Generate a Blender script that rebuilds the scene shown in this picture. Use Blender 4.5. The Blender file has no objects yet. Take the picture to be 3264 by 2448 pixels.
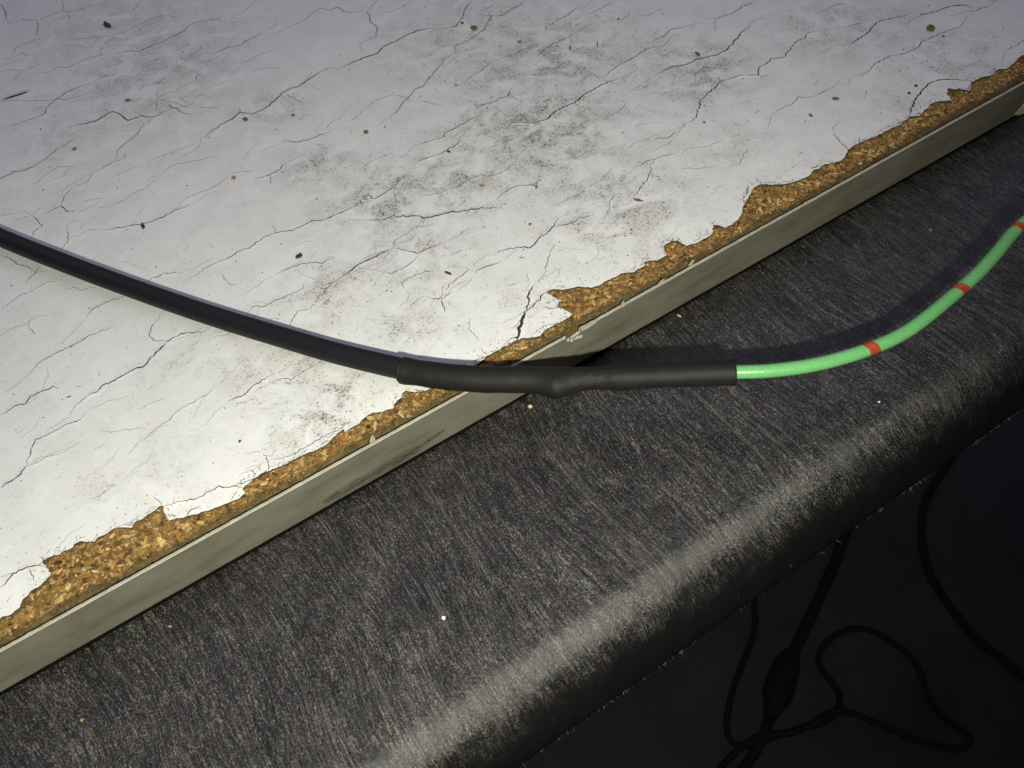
import bpy, bmesh, math, random
import numpy as np
from mathutils import Vector, Matrix, noise, geometry

random.seed(7)
sc = bpy.context.scene
col = sc.collection

# ------------------------------------------------------------------ camera
# World: X runs along the board's edge, Y into the board, Z up; the origin is on the board's upper edge.
FPX, CX, CY = 2850.0, 1632.0, 1224.0          # focal length and centre in photo pixels
VP = Vector((9900 - CX, CY + 3420, -FPX)).normalized()      # where the edges of the board meet
TH = math.radians(38)
zc = Vector((0, 0, 1))
Q = (zc - zc.dot(VP) * VP).normalized()
S = Q.cross(VP)
NN = math.cos(TH) * Q + math.sin(TH) * S
YY = NN.cross(VP)
R3 = Matrix((VP, YY, NN))                      # camera axes -> world
def ray(x, y):
    return R3 @ Vector(((x - CX) / FPX, (CY - y) / FPX, -1))
CAM = -(ray(1632, 1172) * 0.278)
def pix(x, y, z=0.0):
    r = ray(x, y)
    return CAM + r * ((z - CAM.z) / r.z)
def depth(p):
    return -(R3.transposed() @ (p - CAM)).z
def mm(px, p):
    return px * depth(p) / FPX

cd = bpy.data.cameras.new('camera')
cd.sensor_width = 36
cd.lens = FPX / 3264 * 36
cd.clip_start, cd.clip_end = 0.01, 20
cd.dof.use_dof = True
cd.dof.focus_distance = 0.32
cd.dof.aperture_fstop = 36
cam = bpy.data.objects.new('camera', cd)
cam.matrix_world = Matrix.Translation(CAM) @ R3.to_4x4()
col.objects.link(cam)
sc.camera = cam

# ------------------------------------------------------------------ light
w = bpy.data.worlds.new('World')
sc.world = w
w.use_nodes = True
w.node_tree.nodes['Background'].inputs[0].default_value = (0.70, 0.72, 1.0, 1)
w.node_tree.nodes['Background'].inputs[1].default_value = 0.045

def aim(o, target):
    o.rotation_euler = (Vector(target) - o.location).to_track_quat('-Z', 'Y').to_euler()
fl = bpy.data.lights.new('flash', 'SPOT')      # the hand lamp close to the camera
fl.energy = 6.1
fl.color = (1.0, 0.98, 0.82)
fl.spot_size = math.radians(120)
fl.spot_blend = 1.0
fl.shadow_soft_size = 0.0045
flash = bpy.data.objects.new('flash', fl)
flash.location = (-0.078, -0.214, 0.184)
aim(flash, (-0.055, -0.005, 0))
col.objects.link(flash)
al = bpy.data.lights.new('doorway_daylight', 'AREA')   # dim daylight from beyond the board
al.energy = 19
al.color = (0.77, 0.745, 1.0)
al.shape = 'RECTANGLE'
al.size, al.size_y = 3.4, 2.6
area = bpy.data.objects.new('doorway_daylight', al)
area.location = (0.15, 1.1, 2.1)
aim(area, (0, 0.05, 0))
col.objects.link(area)

sc.view_settings.view_transform = 'Standard'
sc.view_settings.look = 'None'
sc.view_settings.exposure = 0
sc.view_settings.gamma = 1

# ------------------------------------------------------------------ helpers
def link(name, me, mat=None, parent=None, smooth=False):
    o = bpy.data.objects.new(name, me)
    col.objects.link(o)
    for m in (mat if isinstance(mat, (list, tuple)) else [mat]):
        if m: me.materials.append(m)
    if smooth:
        me.polygons.foreach_set('use_smooth', [True] * len(me.polygons))
    if parent: o.parent = parent
    return o
def from_py(name, v, f, mat=None, parent=None, smooth=False):
    me = bpy.data.meshes.new(name)
    me.from_pydata(v, [], f)
    me.update()
    return link(name, me, mat, parent, smooth)
def tag(o, label, cat=None, group=None, kind=None):
    if label: o['label'] = label
    if cat: o['category'] = cat
    if group: o['group'] = group
    if kind: o['kind'] = kind
    return o
def empty(name, loc=(0, 0, 0)):
    o = bpy.data.objects.new(name, None)
    o.empty_display_size = 0.01
    o.location = loc
    col.objects.link(o)
    return o
def catmull(pts, step):
    pts = [Vector(p) for p in pts]
    ext = [2 * pts[0] - pts[1]] + pts + [2 * pts[-1] - pts[-2]]
    out = []
    for i in range(1, len(ext) - 2):
        p0, p1, p2, p3 = ext[i - 1:i + 3]
        n = max(1, int((p2 - p1).length / step))
        for k in range(n):
            t = k / n
            out.append(0.5 * (2 * p1 + (p2 - p0) * t + (2 * p0 - 5 * p1 + 4 * p2 - p3) * t * t + (3 * p1 - p0 - 3 * p2 + p3) * t ** 3))
    out.append(pts[-1])
    return out
def sweep(path, rad, n=24, cap=True, warp=None):
    """tube of rings along path; rad(i, u) gives the radius, warp(u, ang, r) may change it"""
    v, f = [], []
    L = [0]
    for a, b in zip(path, path[1:]): L.append(L[-1] + (b - a).length)
    for i, p in enumerate(path):
        t = (path[min(i + 1, len(path) - 1)] - path[max(i - 1, 0)]).normalized()
        s = t.cross(Vector((0, 0, 1))).normalized()
        u = s.cross(t)
        q = L[i] / L[-1]
        r = rad(q)
        for k in range(n):
            a = 2 * math.pi * k / n
            rr = warp(q, a, r) if warp else r
            v.append(p + (s * math.cos(a) + u * math.sin(a)) * rr)
    for i in range(len(path) - 1):
        for k in range(n):
            k2 = (k + 1) % n
            f.append((i * n + k, i * n + k2, (i + 1) * n + k2, (i + 1) * n + k))
    if cap:
        f.append(tuple(range(n)))
        f.append(tuple(reversed(range((len(path) - 1) * n, len(path) * n))))
    f = [tuple(reversed(q)) for q in f]
    return v, f

# ------------------------------------------------------------------ node helpers
class NT:
    def __init__(self, name):
        self.m = bpy.data.materials.new(name)
        self.m.use_nodes = True
        self.t = self.m.node_tree
        self.b = self.t.nodes['Principled BSDF']
    def n(self, kind, **kw):
        nd = self.t.nodes.new(kind)
        for k, v in kw.items():
            if k.startswith('i_'):
                key = k[2:]
                nd.inputs[int(key) if key.isdigit() else key.replace('_', ' ')].default_value = v
            else: setattr(nd, k, v)
        return nd
    def l(self, a, b):
        self.t.links.new(a, b)
    def set(self, key, v): self.b.inputs[key].default_value = v
    def coords(self, scale=(1, 1, 1), rot=(0, 0, 0), src=None):
        mp = self.n('ShaderNodeMapping')
        mp.inputs['Scale'].default_value = scale
        mp.inputs['Rotation'].default_value = rot
        if src is None:
            if not hasattr(self, 'tc'): self.tc = self.n('ShaderNodeTexCoord')
            src = self.tc.outputs['Object']
        self.l(src, mp.inputs[0])
        return mp.outputs[0]
    def noise(self, vec, scale, detail=4, rough=0.55, dist=0):
        nd = self.n('ShaderNodeTexNoise')
        nd.inputs['Scale'].default_value = scale
        nd.inputs['Detail'].default_value = detail
        nd.inputs['Roughness'].default_value = rough
        nd.inputs['Distortion'].default_value = dist
        self.l(vec, nd.inputs['Vector'])
        return nd.outputs['Fac']
    def ramp(self, fac, stops, interp='LINEAR'):
        r = self.n('ShaderNodeValToRGB')
        r.color_ramp.interpolation = interp
        e = r.color_ramp.elements
        while len(e) < len(stops): e.new(0.5)
        for el, (p, c) in zip(e, stops):
            el.position = p
            el.color = (c, c, c, 1) if not isinstance(c, tuple) else (*c, 1)
        self.l(fac, r.inputs[0])
        return r.outputs[0]
    def math(self, op, a, b=None, clamp=False):
        m = self.n('ShaderNodeMath', operation=op, use_clamp=clamp)
        for i, x in enumerate((a, b)):
            if x is None: continue
            if isinstance(x, (int, float)): m.inputs[i].default_value = x
            else: self.l(x, m.inputs[i])
        return m.outputs[0]
    def mix(self, fac, a, b, mode='MIX'):
        m = self.n('ShaderNodeMix', data_type='RGBA', blend_type=mode)
        for sock, x in ((m.inputs[0], fac), (m.inputs[6], a), (m.inputs[7], b)):
            if isinstance(x, (int, float)): sock.default_value = x
            elif isinstance(x, tuple): sock.default_value = (*x, 1)
            else: self.l(x, sock)
        return m.outputs[2]
    def bump(self, h, strength, dist):
        b = self.n('ShaderNodeBump')
        b.inputs['Strength'].default_value = strength
        b.inputs['Distance'].default_value = dist
        self.l(h, b.inputs['Height'])
        if self.b.inputs['Normal'].is_linked:
            self.l(self.b.inputs['Normal'].links[0].from_socket, b.inputs['Normal'])
        self.l(b.outputs[0], self.b.inputs['Normal'])
    def blobs(self, vec, pts):
        """sum of soft round spots: (x, y, radius, weight)"""
        tot = None
        for (x, y, r, wt) in pts:
            d = self.n('ShaderNodeVectorMath', operation='DISTANCE')
            self.l(vec, d.inputs[0]); d.inputs[1].default_value = (x, y, 0)
            mr = self.n('ShaderNodeMapRange', interpolation_type='SMOOTHSTEP')
            mr.inputs['From Min'].default_value = r
            mr.inputs['From Max'].default_value = 0
            mr.inputs['To Max'].default_value = wt
            self.l(d.outputs['Value'], mr.inputs['Value'])
            tot = mr.outputs[0] if tot is None else self.math('MAXIMUM', tot, mr.outputs[0])
        return tot

def simple(name, c, rough=0.6, var=0.25, scale=300, bump=0.0, spec=0.5):
    t = NT(name)
    v = t.noise(t.coords(), scale, 5, 0.6)
    lo = tuple(x * (1 - var) for x in c); hi = tuple(min(1, x * (1 + var)) for x in c)
    t.l(t.ramp(v, [(0.3, lo), (0.7, hi)]), t.b.inputs['Base Color'])
    t.set('Roughness', rough); t.set('Specular IOR Level', spec)
    if bump: t.bump(v, 1.0, bump)
    return t.m

# ------------------------------------------------------------------ materials
def mat_laminate():
    t = NT('cracked_white_laminate')
    P = t.coords()
    stains = []
    for (x, y, r, wt) in [(1700, 420, 330, 1.0), (1950, 650, 260, .85), (1450, 560, 260, .8), (1250, 620, 230, .9), (1010, 530, 130, .75),
                          (1750, 200, 330, .8), (2200, 230, 220, .9), (1500, 120, 300, .6), (900, 1150, 200, .7), (1000, 1330, 170, .9),
                          (1060, 930, 170, .75), (1300, 1050, 170, .6), (1330, 800, 230, .6), (2700, 90, 230, .6), (3050, 190, 200, .6),
                          (480, 230, 330, .6), (380, 90, 240, .5), (880, 330, 140, .55), (2350, 480, 160, .4), (560, 1130, 110, .45),
                          (260, 380, 180, .45), (1650, 980, 120, .5), (1950, 760, 140, .5), (520, 1500, 160, .35), (340, 1550, 110, .3),
                          (1100, 1230, 130, .8), (2900, 340, 150, .4)]:
        p = pix(x, y)
        stains.append((p.x, p.y, mm(r, p) * 1.6, wt))
    flat = t.n('ShaderNodeVectorMath', operation='MULTIPLY')
    t.l(t.tc.outputs['Object'], flat.inputs[0]); flat.inputs[1].default_value = (1, 1, 0)
    F = flat.outputs[0]
    base_n = t.noise(P, 40, 4, 0.6)
    zone = t.math('MULTIPLY_ADD', t.blobs(F, stains), 0.75)
    zone.node.inputs[2].default_value = 0.20
    # grime patches break the zones up
    patch = t.ramp(t.noise(P, 85, 6, 0.68, 0.6), [(0.36, 0.0), (0.58, 1.0)])
    zp = t.math('MULTIPLY', zone, patch)
    # soft brown-grey film
    film = t.math('MULTIPLY', zp, 0.55)
    white = t.mix(t.ramp(base_n, [(0.35, 0.0), (0.65, 1.0)]), (0.735, 0.745, 0.735), (0.80, 0.805, 0.79))
    c = t.mix(film, white, (0.36, 0.345, 0.285))
    # gritty specks, drawn out a little along the board
    Ps = t.coords((0.75, 1.15, 1))
    sp1 = t.noise(Ps, 1250, 3, 0.7, 0.4)
    thr = t.math('MULTIPLY_ADD', zp, -0.18); thr.node.inputs[2].default_value = 0.662
    g = t.math('SUBTRACT', sp1, thr)
    m1 = t.math('MULTIPLY', g, 13.0, True)
    c = t.mix(t.math('MULTIPLY', m1, 0.85), c, (0.075, 0.072, 0.055))
    sp2 = t.noise(Ps, 520, 4, 0.75, 0.8)
    thr2 = t.math('MULTIPLY_ADD', zp, -0.17); thr2.node.inputs[2].default_value = 0.685
    m2 = t.math('MULTIPLY', t.math('SUBTRACT', sp2, thr2), 13.0, True)
    c = t.mix(t.math('MULTIPLY', m2, 0.75), c, (0.07, 0.066, 0.05))
    # small ring marks
    vo = t.n('ShaderNodeTexVoronoi', feature='F1'); vo.inputs['Scale'].default_value = 380
    vo.inputs['Randomness'].default_value = 1
    t.l(P, vo.inputs['Vector'])
    ring = t.ramp(vo.outputs['Distance'], [(0.17, 0.0), (0.24, 1.0), (0.27, 1.0), (0.36, 0.0)])
    sepc = t.n('ShaderNodeSeparateColor'); t.l(vo.outputs['Color'], sepc.inputs[0])
    few = t.math('GREATER_THAN', sepc.outputs[0], 0.52)
    rg = t.math('MULTIPLY', t.math('MULTIPLY', ring, few), zp)
    rg = t.math('MULTIPLY', rg, t.ramp(t.noise(P, 900, 2, 0.5), [(0.42, 0.0), (0.6, 1.0)]))
    c = t.mix(t.math('MULTIPLY', rg, 0.85), c, (0.10, 0.095, 0.07))
    # faint scuffs running with the cracks
    Pw = t.coords((0.16, 1.0, 1), (0, 0, math.radians(-4)))
    sc_ = t.ramp(t.noise(Pw, 620, 4, 0.7, 0.3), [(0.60, 0.0), (0.74, 1.0)])
    c = t.mix(t.math('MULTIPLY', sc_, 0.13), c, (0.35, 0.34, 0.31))
    # pale diagonal rubs
    Pr = t.coords((1.0, 0.06, 1), (0, 0, math.radians(24)))
    rb = t.ramp(t.noise(Pr, 240, 3, 0.6), [(0.66, 0.0), (0.74, 1.0)])
    c = t.mix(t.math('MULTIPLY', rb, 0.35), c, (0.82, 0.82, 0.79))
    t.l(c, t.b.inputs['Base Color'])
    rr = t.ramp(t.noise(P, 160, 4, 0.6), [(0.3, 0.46), (0.7, 0.62)])
    t.l(rr, t.b.inputs['Roughness'])
    t.set('Specular IOR Level', 0.3)
    t.bump(t.noise(P, 150, 5, 0.6), 1.0, 0.00007)
    return t.m

def mat_core():
    t = NT('raw_chipboard')
    P = t.coords()
    a = t.noise(P, 420, 6, 0.7, 0.8)
    c = t.ramp(a, [(0.30, (0.05, 0.026, 0.009)), (0.45, (0.17, 0.095, 0.030)), (0.6, (0.29, 0.175, 0.060)), (0.78, (0.44, 0.29, 0.12))])
    sy = t.n('ShaderNodeSeparateXYZ'); t.l(t.tc.outputs['Object'], sy.inputs[0])
    yy = t.math('ADD', sy.outputs[1], t.math('MULTIPLY', t.math('SUBTRACT', t.noise(P, 110, 4, 0.65), 0.5), -0.008))
    ym = t.n('ShaderNodeMapRange', interpolation_type='SMOOTHSTEP')
    ym.inputs['From Min'].default_value = 0.0054; ym.inputs['From Max'].default_value = 0.0040
    t.l(yy, ym.inputs['Value'])
    # glue-stained arris just behind the band
    c = t.mix(ym.outputs[0], c, t.ramp(a, [(0.35, (0.045, 0.032, 0.012)), (0.65, (0.135, 0.098, 0.038))]))
    t.l(c, t.b.inputs['Base Color'])
    t.set('Roughness', 0.8); t.set('Specular IOR Level', 0.2)
    t.bump(a, 1.0, 0.0005)
    return t.m
def mat_chip():
    t = NT('wood_chip')
    at = t.n('ShaderNodeAttribute', attribute_name='tint')
    P = t.coords((0.2, 1, 1))
    g = t.noise(P, 2600, 3, 0.6)
    c = t.mix(1.0, at.outputs['Color'], t.ramp(g, [(0.3, 0.58), (0.7, 1.15)]), 'MULTIPLY')
    t.l(c, t.b.inputs['Base Color'])
    t.set('Roughness', 0.62); t.set('Specular IOR Level', 0.3)
    t.bump(g, 0.8, 0.00012)
    return t.m
def mat_band():
    t = NT('grey_edge_band')
    P = t.coords()
    a = t.noise(t.coords((0.35, 1, 1.6)), 90, 5, 0.65)
    c = t.ramp(a, [(0.3, (0.074, 0.070, 0.052)), (0.48, (0.112, 0.107, 0.082)), (0.72, (0.142, 0.136, 0.107))])
    # dirt specks and rubbed streaks running along the band
    s = t.ramp(t.noise(t.coords((0.30, 1, 2.2), (0, 0.06, 0)), 620, 4, 0.7), [(0.60, 0.0), (0.70, 1.0)])
    c = t.mix(t.math('MULTIPLY', s, 0.6), c, (0.06, 0.055, 0.035))
    # brown smudges and one black scrape near the lower edge
    sm = []
    for (x, y, r, wt) in [(255, 1985, 60, .8), (340, 1950, 80, .6), (690, 1780, 70, .55), (1850, 1120, 50, .5), (1000, 1590, 80, .5), (80, 2130, 80, .4), (1500, 1310, 80, .4), (2300, 860, 70, .4), (2700, 640, 80, .5), (2950, 470, 90, .6), (1930, 1060, 50, .5)]:
        p = pix(x, y, -.006); p = pixband(x, y); sm.append((p.x, p.z, mm(r, p), wt))
    sx = t.n('ShaderNodeSeparateXYZ'); t.l(t.tc.outputs['Object'], sx.inputs[0])
    cb = t.n('ShaderNodeCombineXYZ'); t.l(sx.outputs[0], cb.inputs[0]); t.l(sx.outputs[2], cb.inputs[1])
    bl = t.blobs(cb.outputs[0], sm)
    c = t.mix(t.math('MULTIPLY', bl, t.ramp(t.noise(P, 330, 4, 0.65), [(0.35, 0.25), (0.65, 1.0)])), c, (0.085, 0.075, 0.04))
    a0, a1 = pixband(1090, 1600), pixband(1415, 1375)
    bl2 = []
    kn = [(1040, 1598, 10), (1080, 1574, 16), (1160, 1529, 20), (1240, 1484, 22), (1280, 1460, 20), (1330, 1430, 13), (1412, 1374, 6)]
    for k in range(44):
        q = k / 43 * (len(kn) - 1); i_ = min(int(q), len(kn) - 2); q -= i_
        x, y, rr_ = [kn[i_][m] + (kn[i_ + 1][m] - kn[i_][m]) * q for m in range(3)]
        p = pixband(x, y); bl2.append((p.x, p.z, mm(rr_, p) * 2.0, 1.0))
    sk = t.ramp(t.noise(t.coords((0.10, 1, 1), (0, math.radians(5), 0)), 2300, 3, 0.6), [(0.36, 0.0), (0.54, 1.0)])
    c = t.mix(t.math('MULTIPLY', t.math('MULTIPLY', t.blobs(cb.outputs[0], bl2), 0.85, True), sk), c, (0.014, 0.014, 0.012))
    t.l(c, t.b.inputs['Base Color'])
    t.set('Roughness', 0.5); t.set('Specular IOR Level', 0.35)
    t.bump(t.noise(P, 900, 3, 0.6), 0.6, 0.00006)
    return t.m
def mat_lip():
    t = NT('worn_band_edge')
    a = t.noise(t.coords((0.5, 1, 1)), 480, 5, 0.7)
    c = t.ramp(a, [(0.30, (0.25, 0.24, 0.17)), (0.44, (0.34, 0.33, 0.26)), (0.7, (0.48, 0.47, 0.385))])
    t.l(c, t.b.inputs['Base Color']); t.set('Roughness', 0.6)
    t.bump(a, 0.8, 0.00012)
    return t.m

def mat_table():
    t = NT('scuffed_black_worktop')
    P = t.coords()
    # the scuff direction wanders: bend the coordinates with slow noise
    def col3(scale, amp):
        nz = t.n('ShaderNodeTexNoise'); nz.inputs['Scale'].default_value = scale; nz.inputs['Detail'].default_value = 2
        t.l(P, nz.inputs['Vector'])
        sb = t.n('ShaderNodeVectorMath', operation='SUBTRACT'); t.l(nz.outputs['Color'], sb.inputs[0]); sb.inputs[1].default_value = (.5, .5, .5)
        ml = t.n('ShaderNodeVectorMath', operation='SCALE'); t.l(sb.outputs[0], ml.inputs[0]); ml.inputs['Scale'].default_value = amp
        return ml.outputs[0]
    ad = t.n('ShaderNodeVectorMath', operation='ADD'); t.l(P, ad.inputs[0]); t.l(col3(7, 0.05), ad.inputs[1])
    W = ad.outputs[0]
    R_ = (0, 0, math.radians(6))
    s1 = t.noise(t.coords((1, 0.09, 0.09), R_, W), 2000, 5, 0.78)      # fine long scratches
    s2 = t.noise(t.coords((1, 0.07, 0.07), R_, W), 700, 3, 0.6)       # broader streaks
    gr = t.noise(t.coords((1, 0.5, 0.5), R_, W), 3000, 4, 0.85)       # grit
    big = t.noise(P, 60, 5, 0.65)
    h = t.math('ADD', t.math('MULTIPLY', s1, 0.62), t.math('MULTIPLY', gr, 1.10))
    h = t.math('ADD', h, t.math('MULTIPLY', s2, 0.14))
    h = t.math('ADD', h, t.math('MULTIPLY', big, 0.16))
    hh = t.math('SUBTRACT', h, 0.51)
    c = t.ramp(hh, [(0.38, (0.0030, 0.0030, 0.0032)), (0.49, (0.0115, 0.0110, 0.0110)), (0.57, (0.041, 0.0385, 0.0365)), (0.68, (0.20, 0.184, 0.164))])
    # the scuffs are not one grey: violet, green and tan flecks
    nz = t.n('ShaderNodeTexNoise'); nz.inputs['Scale'].default_value = 1400; nz.inputs['Detail'].default_value = 3
    t.l(t.coords((1, 0.4, 0.4), R_, W), nz.inputs['Vector'])
    hs = t.n('ShaderNodeHueSaturation'); hs.inputs['Saturation'].default_value = 1.25; t.l(nz.outputs['Color'], hs.inputs['Color'])
    tintc = t.mix(0.55, (0.5, 0.5, 0.5), hs.outputs[0])
    dbl = t.mix(1.0, tintc, (2.0, 2.0, 2.0), 'MULTIPLY')
    c = t.mix(0.55, c, dbl, 'MULTIPLY')
    # sparse long bright scratches and a few dark ones
    lg = t.ramp(t.noise(t.coords((1, 0.022, 0.022), (0, 0, math.radians(9)), W), 1300, 2, 0.5), [(0.62, 0.0), (0.70, 1.0)])
    c = t.mix(t.math('MULTIPLY', lg, 0.32), c, (0.12, 0.112, 0.106))
    lk = t.ramp(t.noise(t.coords((0.03, 1, 1), (0, 0, math.radians(14)), W), 500, 2, 0.5), [(0.70, 0.0), (0.74, 1.0)])
    c = t.mix(t.math('MULTIPLY', lk, 0.6), c, (0.006, 0.006, 0.006))
    # a few black rub marks
    marks = []
    for (x, y, r) in [(2160, 1745, 22), (2166, 1775, 22), (2172, 1805, 20), (2185, 1865, 26), (1160, 2420, 22), (1195, 2412, 26), (1230, 2408, 20), (1420, 2130, 16), (1395, 2150, 14)]:
        p = pix(x, y, ZT); marks.append((p.x, p.y, mm(r, p) * 1.7, 1.0))
    flat = t.n('ShaderNodeVectorMath', operation='MULTIPLY'); t.l(t.tc.outputs['Object'], flat.inputs[0]); flat.inputs[1].default_value = (1, 1, 0)
    c = t.mix(t.math('MULTIPLY', t.blobs(flat.outputs[0], marks), 0.9), c, (0.006, 0.006, 0.006))
    # scuffs fade to black where the front rolls over: painted shade past the highlight
    sy = t.n('ShaderNodeSeparateXYZ'); t.l(t.tc.outputs['Object'], sy.inputs[0])
    wob = t.math('MULTIPLY_ADD', t.noise(P, 110, 4, 0.65), 0.010); wob.node.inputs[2].default_value = -0.005
    ym = t.n('ShaderNodeMapRange', interpolation_type='SMOOTHSTEP')
    ym.inputs['From Min'].default_value = -0.0865; ym.inputs['From Max'].default_value = -0.0785
    t.l(t.math('ADD', sy.outputs[1], wob), ym.inputs['Value'])
    c = t.mix(ym.outputs[0], (0.0055, 0.0053, 0.0055), c)
    # odd pale fibres
    fb = t.ramp(t.noise(t.coords((1, 0.12, 0.12), (0, 0, math.radians(-28)), W), 900, 2, 0.5), [(0.735, 0.0), (0.77, 1.0)])
    c = t.mix(t.math('MULTIPLY', fb, 0.4), c, (0.16, 0.15, 0.13))
    t.l(c, t.b.inputs['Base Color'])
    rr = t.math('ADD', t.ramp(hh, [(0.38, 0.20), (0.62, 0.34)]), t.ramp(t.noise(P, 70, 5, 0.7), [(0.42, 0.0), (0.62, 0.14)]))
    t.l(t.mix(ym.outputs[0], (0.17, 0.17, 0.17), rr), t.b.inputs['Roughness'])
    t.set('Specular IOR Level', 0.60)
    dent = t.noise(t.coords((1, 0.6, 0.6)), 42, 4, 0.6)
    t.bump(dent, 1.0, 0.0022)
    t.bump(t.math('MULTIPLY', h, t.math('ADD', t.math('MULTIPLY', ym.outputs[0], 0.88), 0.12)), 1.0, 0.00018)
    return t.m

def mat_rubber(name, c, rough, bump, sc_=900):
    t = NT(name)
    a = t.noise(t.coords(), sc_, 4, 0.65)
    t.l(t.ramp(a, [(0.3, tuple(x * .8 for x in c)), (0.7, tuple(x * 1.25 for x in c))]), t.b.inputs['Base Color'])
    dust = t.ramp(t.noise(t.coords(), 2600, 2, 0.5), [(0.74, 0.0), (0.78, 1.0)])
    t.l(t.mix(t.math('MULTIPLY', dust, 0.25), t.b.inputs['Base Color'].links[0].from_socket, (0.2, 0.19, 0.17)), t.b.inputs['Base Color'])
    t.set('Roughness', rough); t.set('Specular IOR Level', 0.32)
    t.bump(a, 0.7, bump)
    return t.m

# ------------------------------------------------------------------ dimensions
T_BAND = 0.0150          # height of the edge band
ZT = -0.0171             # top of the black worktop under the board
Z_FLOOR = ZT - 0.735
X0, X1 = -0.62, 0.80     # the board runs out of the picture both ways
Y_FAR = 0.75
def pixband(x, y):       # a pixel on the front face of the edge band (plane y = 0)
    r = ray(x, y)
    return CAM + r * ((0 - CAM.y) / r.y)

# ------------------------------------------------------------------ floor
t = NT('dark_concrete_floor')
a = t.noise(t.coords(), 9, 6, 0.65); b2 = t.noise(t.coords(), 90, 4, 0.7)
c = t.mix(t.ramp(a, [(0.3, 0.0), (0.7, 1.0)]), (0.034, 0.038, 0.043), (0.062, 0.067, 0.074))
c = t.mix(t.ramp(b2, [(0.55, 0.0), (0.75, 0.5)]), c, (0.04, 0.04, 0.045))
t.l(c, t.b.inputs['Base Color']); t.set('Roughness', 0.8); t.set('Specular IOR Level', 0.2)
t.bump(b2, 0.6, 0.002)
N = 24
fv = [(-3 + 6 * i / N, -3 + 6 * j / N, Z_FLOOR) for j in range(N + 1) for i in range(N + 1)]
ff = [(j * (N + 1) + i, j * (N + 1) + i + 1, (j + 1) * (N + 1) + i + 1, (j + 1) * (N + 1) + i) for j in range(N) for i in range(N)]
floor = from_py('floor', fv, ff, t.m)
tag(floor, 'dark bare floor far below the worktop edge', kind='structure')

# ------------------------------------------------------------------ black worktop
M_TABLE = mat_table()
table = empty('black_worktop', (0, 0.3, Z_FLOOR))
tag(table, 'scuffed black worktop with rounded front edge under the white board', 'worktop')
def local(o, parent):
    o.parent = parent
    o.matrix_parent_inverse = Matrix.Translation(-parent.location)
    return o
Y_LIP = -0.0878
A_, B_ = 0.0170, 0.0250
prof = [(Y_FAR, ZT), (0.3, ZT), (0.05, ZT), (-0.02, ZT), (-0.05, ZT)]
for k in range(0, 25):
    a = math.radians(90 * k / 24)
    prof.append((Y_LIP + A_ - A_ * math.sin(a), ZT - B_ + B_ * math.cos(a)))
prof += [(Y_LIP + 0.0012, ZT - B_ - 0.0016), (Y_LIP + 0.004, ZT - B_ - 0.0022), (Y_LIP + 0.02, ZT - 0.030), (Y_FAR, ZT - 0.030)]
xs = [X0 + (X1 - X0) * i / 240 for i in range(241)]
v, f = [], []
for x in xs:
    for (y, z) in prof:
        n_ = noise.noise(Vector((x * 25, y * 25, 3))) * 0.0003 if y < -0.06 else 0
        v.append((x, y + n_, z + n_ * .5))
m_ = len(prof)
for i in range(len(xs) - 1):
    for j in range(m_ - 1):
        f.append((i * m_ + j, i * m_ + j + 1, (i + 1) * m_ + j + 1, (i + 1) * m_ + j))
f.append(tuple(range(m_))); f.append(tuple(reversed([(len(xs) - 1) * m_ + k for k in range(m_)])))
for k in range(len(xs) - 1):
    f.append((k * m_ + m_ - 1, k * m_, (k + 1) * m_, (k + 1) * m_ + m_ - 1))
f = [tuple(reversed(q)) for q in f]
top = local(from_py('top', v, f, M_TABLE, None, True), table)
# legs, out of sight under the top
M_STEEL = simple('dark_steel', (0.03, 0.03, 0.033), 0.5)
for lx in (X0 + 0.06, X1 - 0.06):
    for ly in (0.02, Y_FAR - 0.06):
        bm = bmesh.new()
        bmesh.ops.create_cube(bm, size=1, matrix=Matrix.Translation((lx, ly, (Z_FLOOR + ZT - 0.030) / 2)) @ Matrix.Diagonal((0.05, 0.05, ZT - 0.030 - Z_FLOOR, 1)))
        bmesh.ops.bevel(bm, geom=bm.edges[:], offset=0.003, segments=2, affect='EDGES')
        me = bpy.data.meshes.new('leg'); bm.to_mesh(me); bm.free()
        local(link('leg', me, M_STEEL), table)
# frayed burr along the lower rim
v, f = [], []
rng = random.Random(3)
def hair(base, d, ln, wd):
    side = d.cross(Vector((rng.uniform(-1, 1), rng.uniform(-1, 1), rng.uniform(-1, 1)))).normalized() * wd
    bend = Vector((rng.uniform(-1, 1), rng.uniform(-1, 1), rng.uniform(-1, 1))) * ln * .35
    k = len(v)
    up = side.cross(d).normalized() * wd
    for q, s in ((0, 1), (.5, .7), (1, .2)):
        c_ = base + d * ln * q + bend * q * q
        v.extend((c_ + side * s, c_ - side * s * .6 + up * s, c_ - side * s * .6 - up * s))
    for r_ in (0, 3):
        for j in range(3):
            j2 = (j + 1) % 3
            f.append((k + r_ + j, k + r_ + j2, k + r_ + 3 + j2, k + r_ + 3 + j))
    f.append((k + 6, k + 7, k + 8))
for k in range(1900):
    x = rng.uniform(-0.2, 0.26)
    dens = 0.22 + noise.noise(Vector((x * 60, 0, 1))) * 1.1 + noise.noise(Vector((x * 240, 0, 5))) * .6
    if rng.random() > dens: continue
    d = Vector((rng.gauss(0, .6), -1, rng.gauss(-.5, .35))).normalized()
    hair(Vector((x, Y_LIP + 0.0006, ZT - B_ - 0.0011)), d, abs(rng.gauss(0.0003, 0.0005)) + 0.00015, 0.00004)
M_BURR = simple('frayed_plastic_burr', (0.20, 0.18, 0.14), 0.5, 0.4, 800)
tag(local(from_py('frayed_burr', v, f, M_BURR), table), None, kind='stuff')

# ------------------------------------------------------------------ the board
board = empty('particle_board', (0, 0.2, ZT))
tag(board, 'cracked white laminated particle board with broken edge lying on black worktop', 'board')

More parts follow.
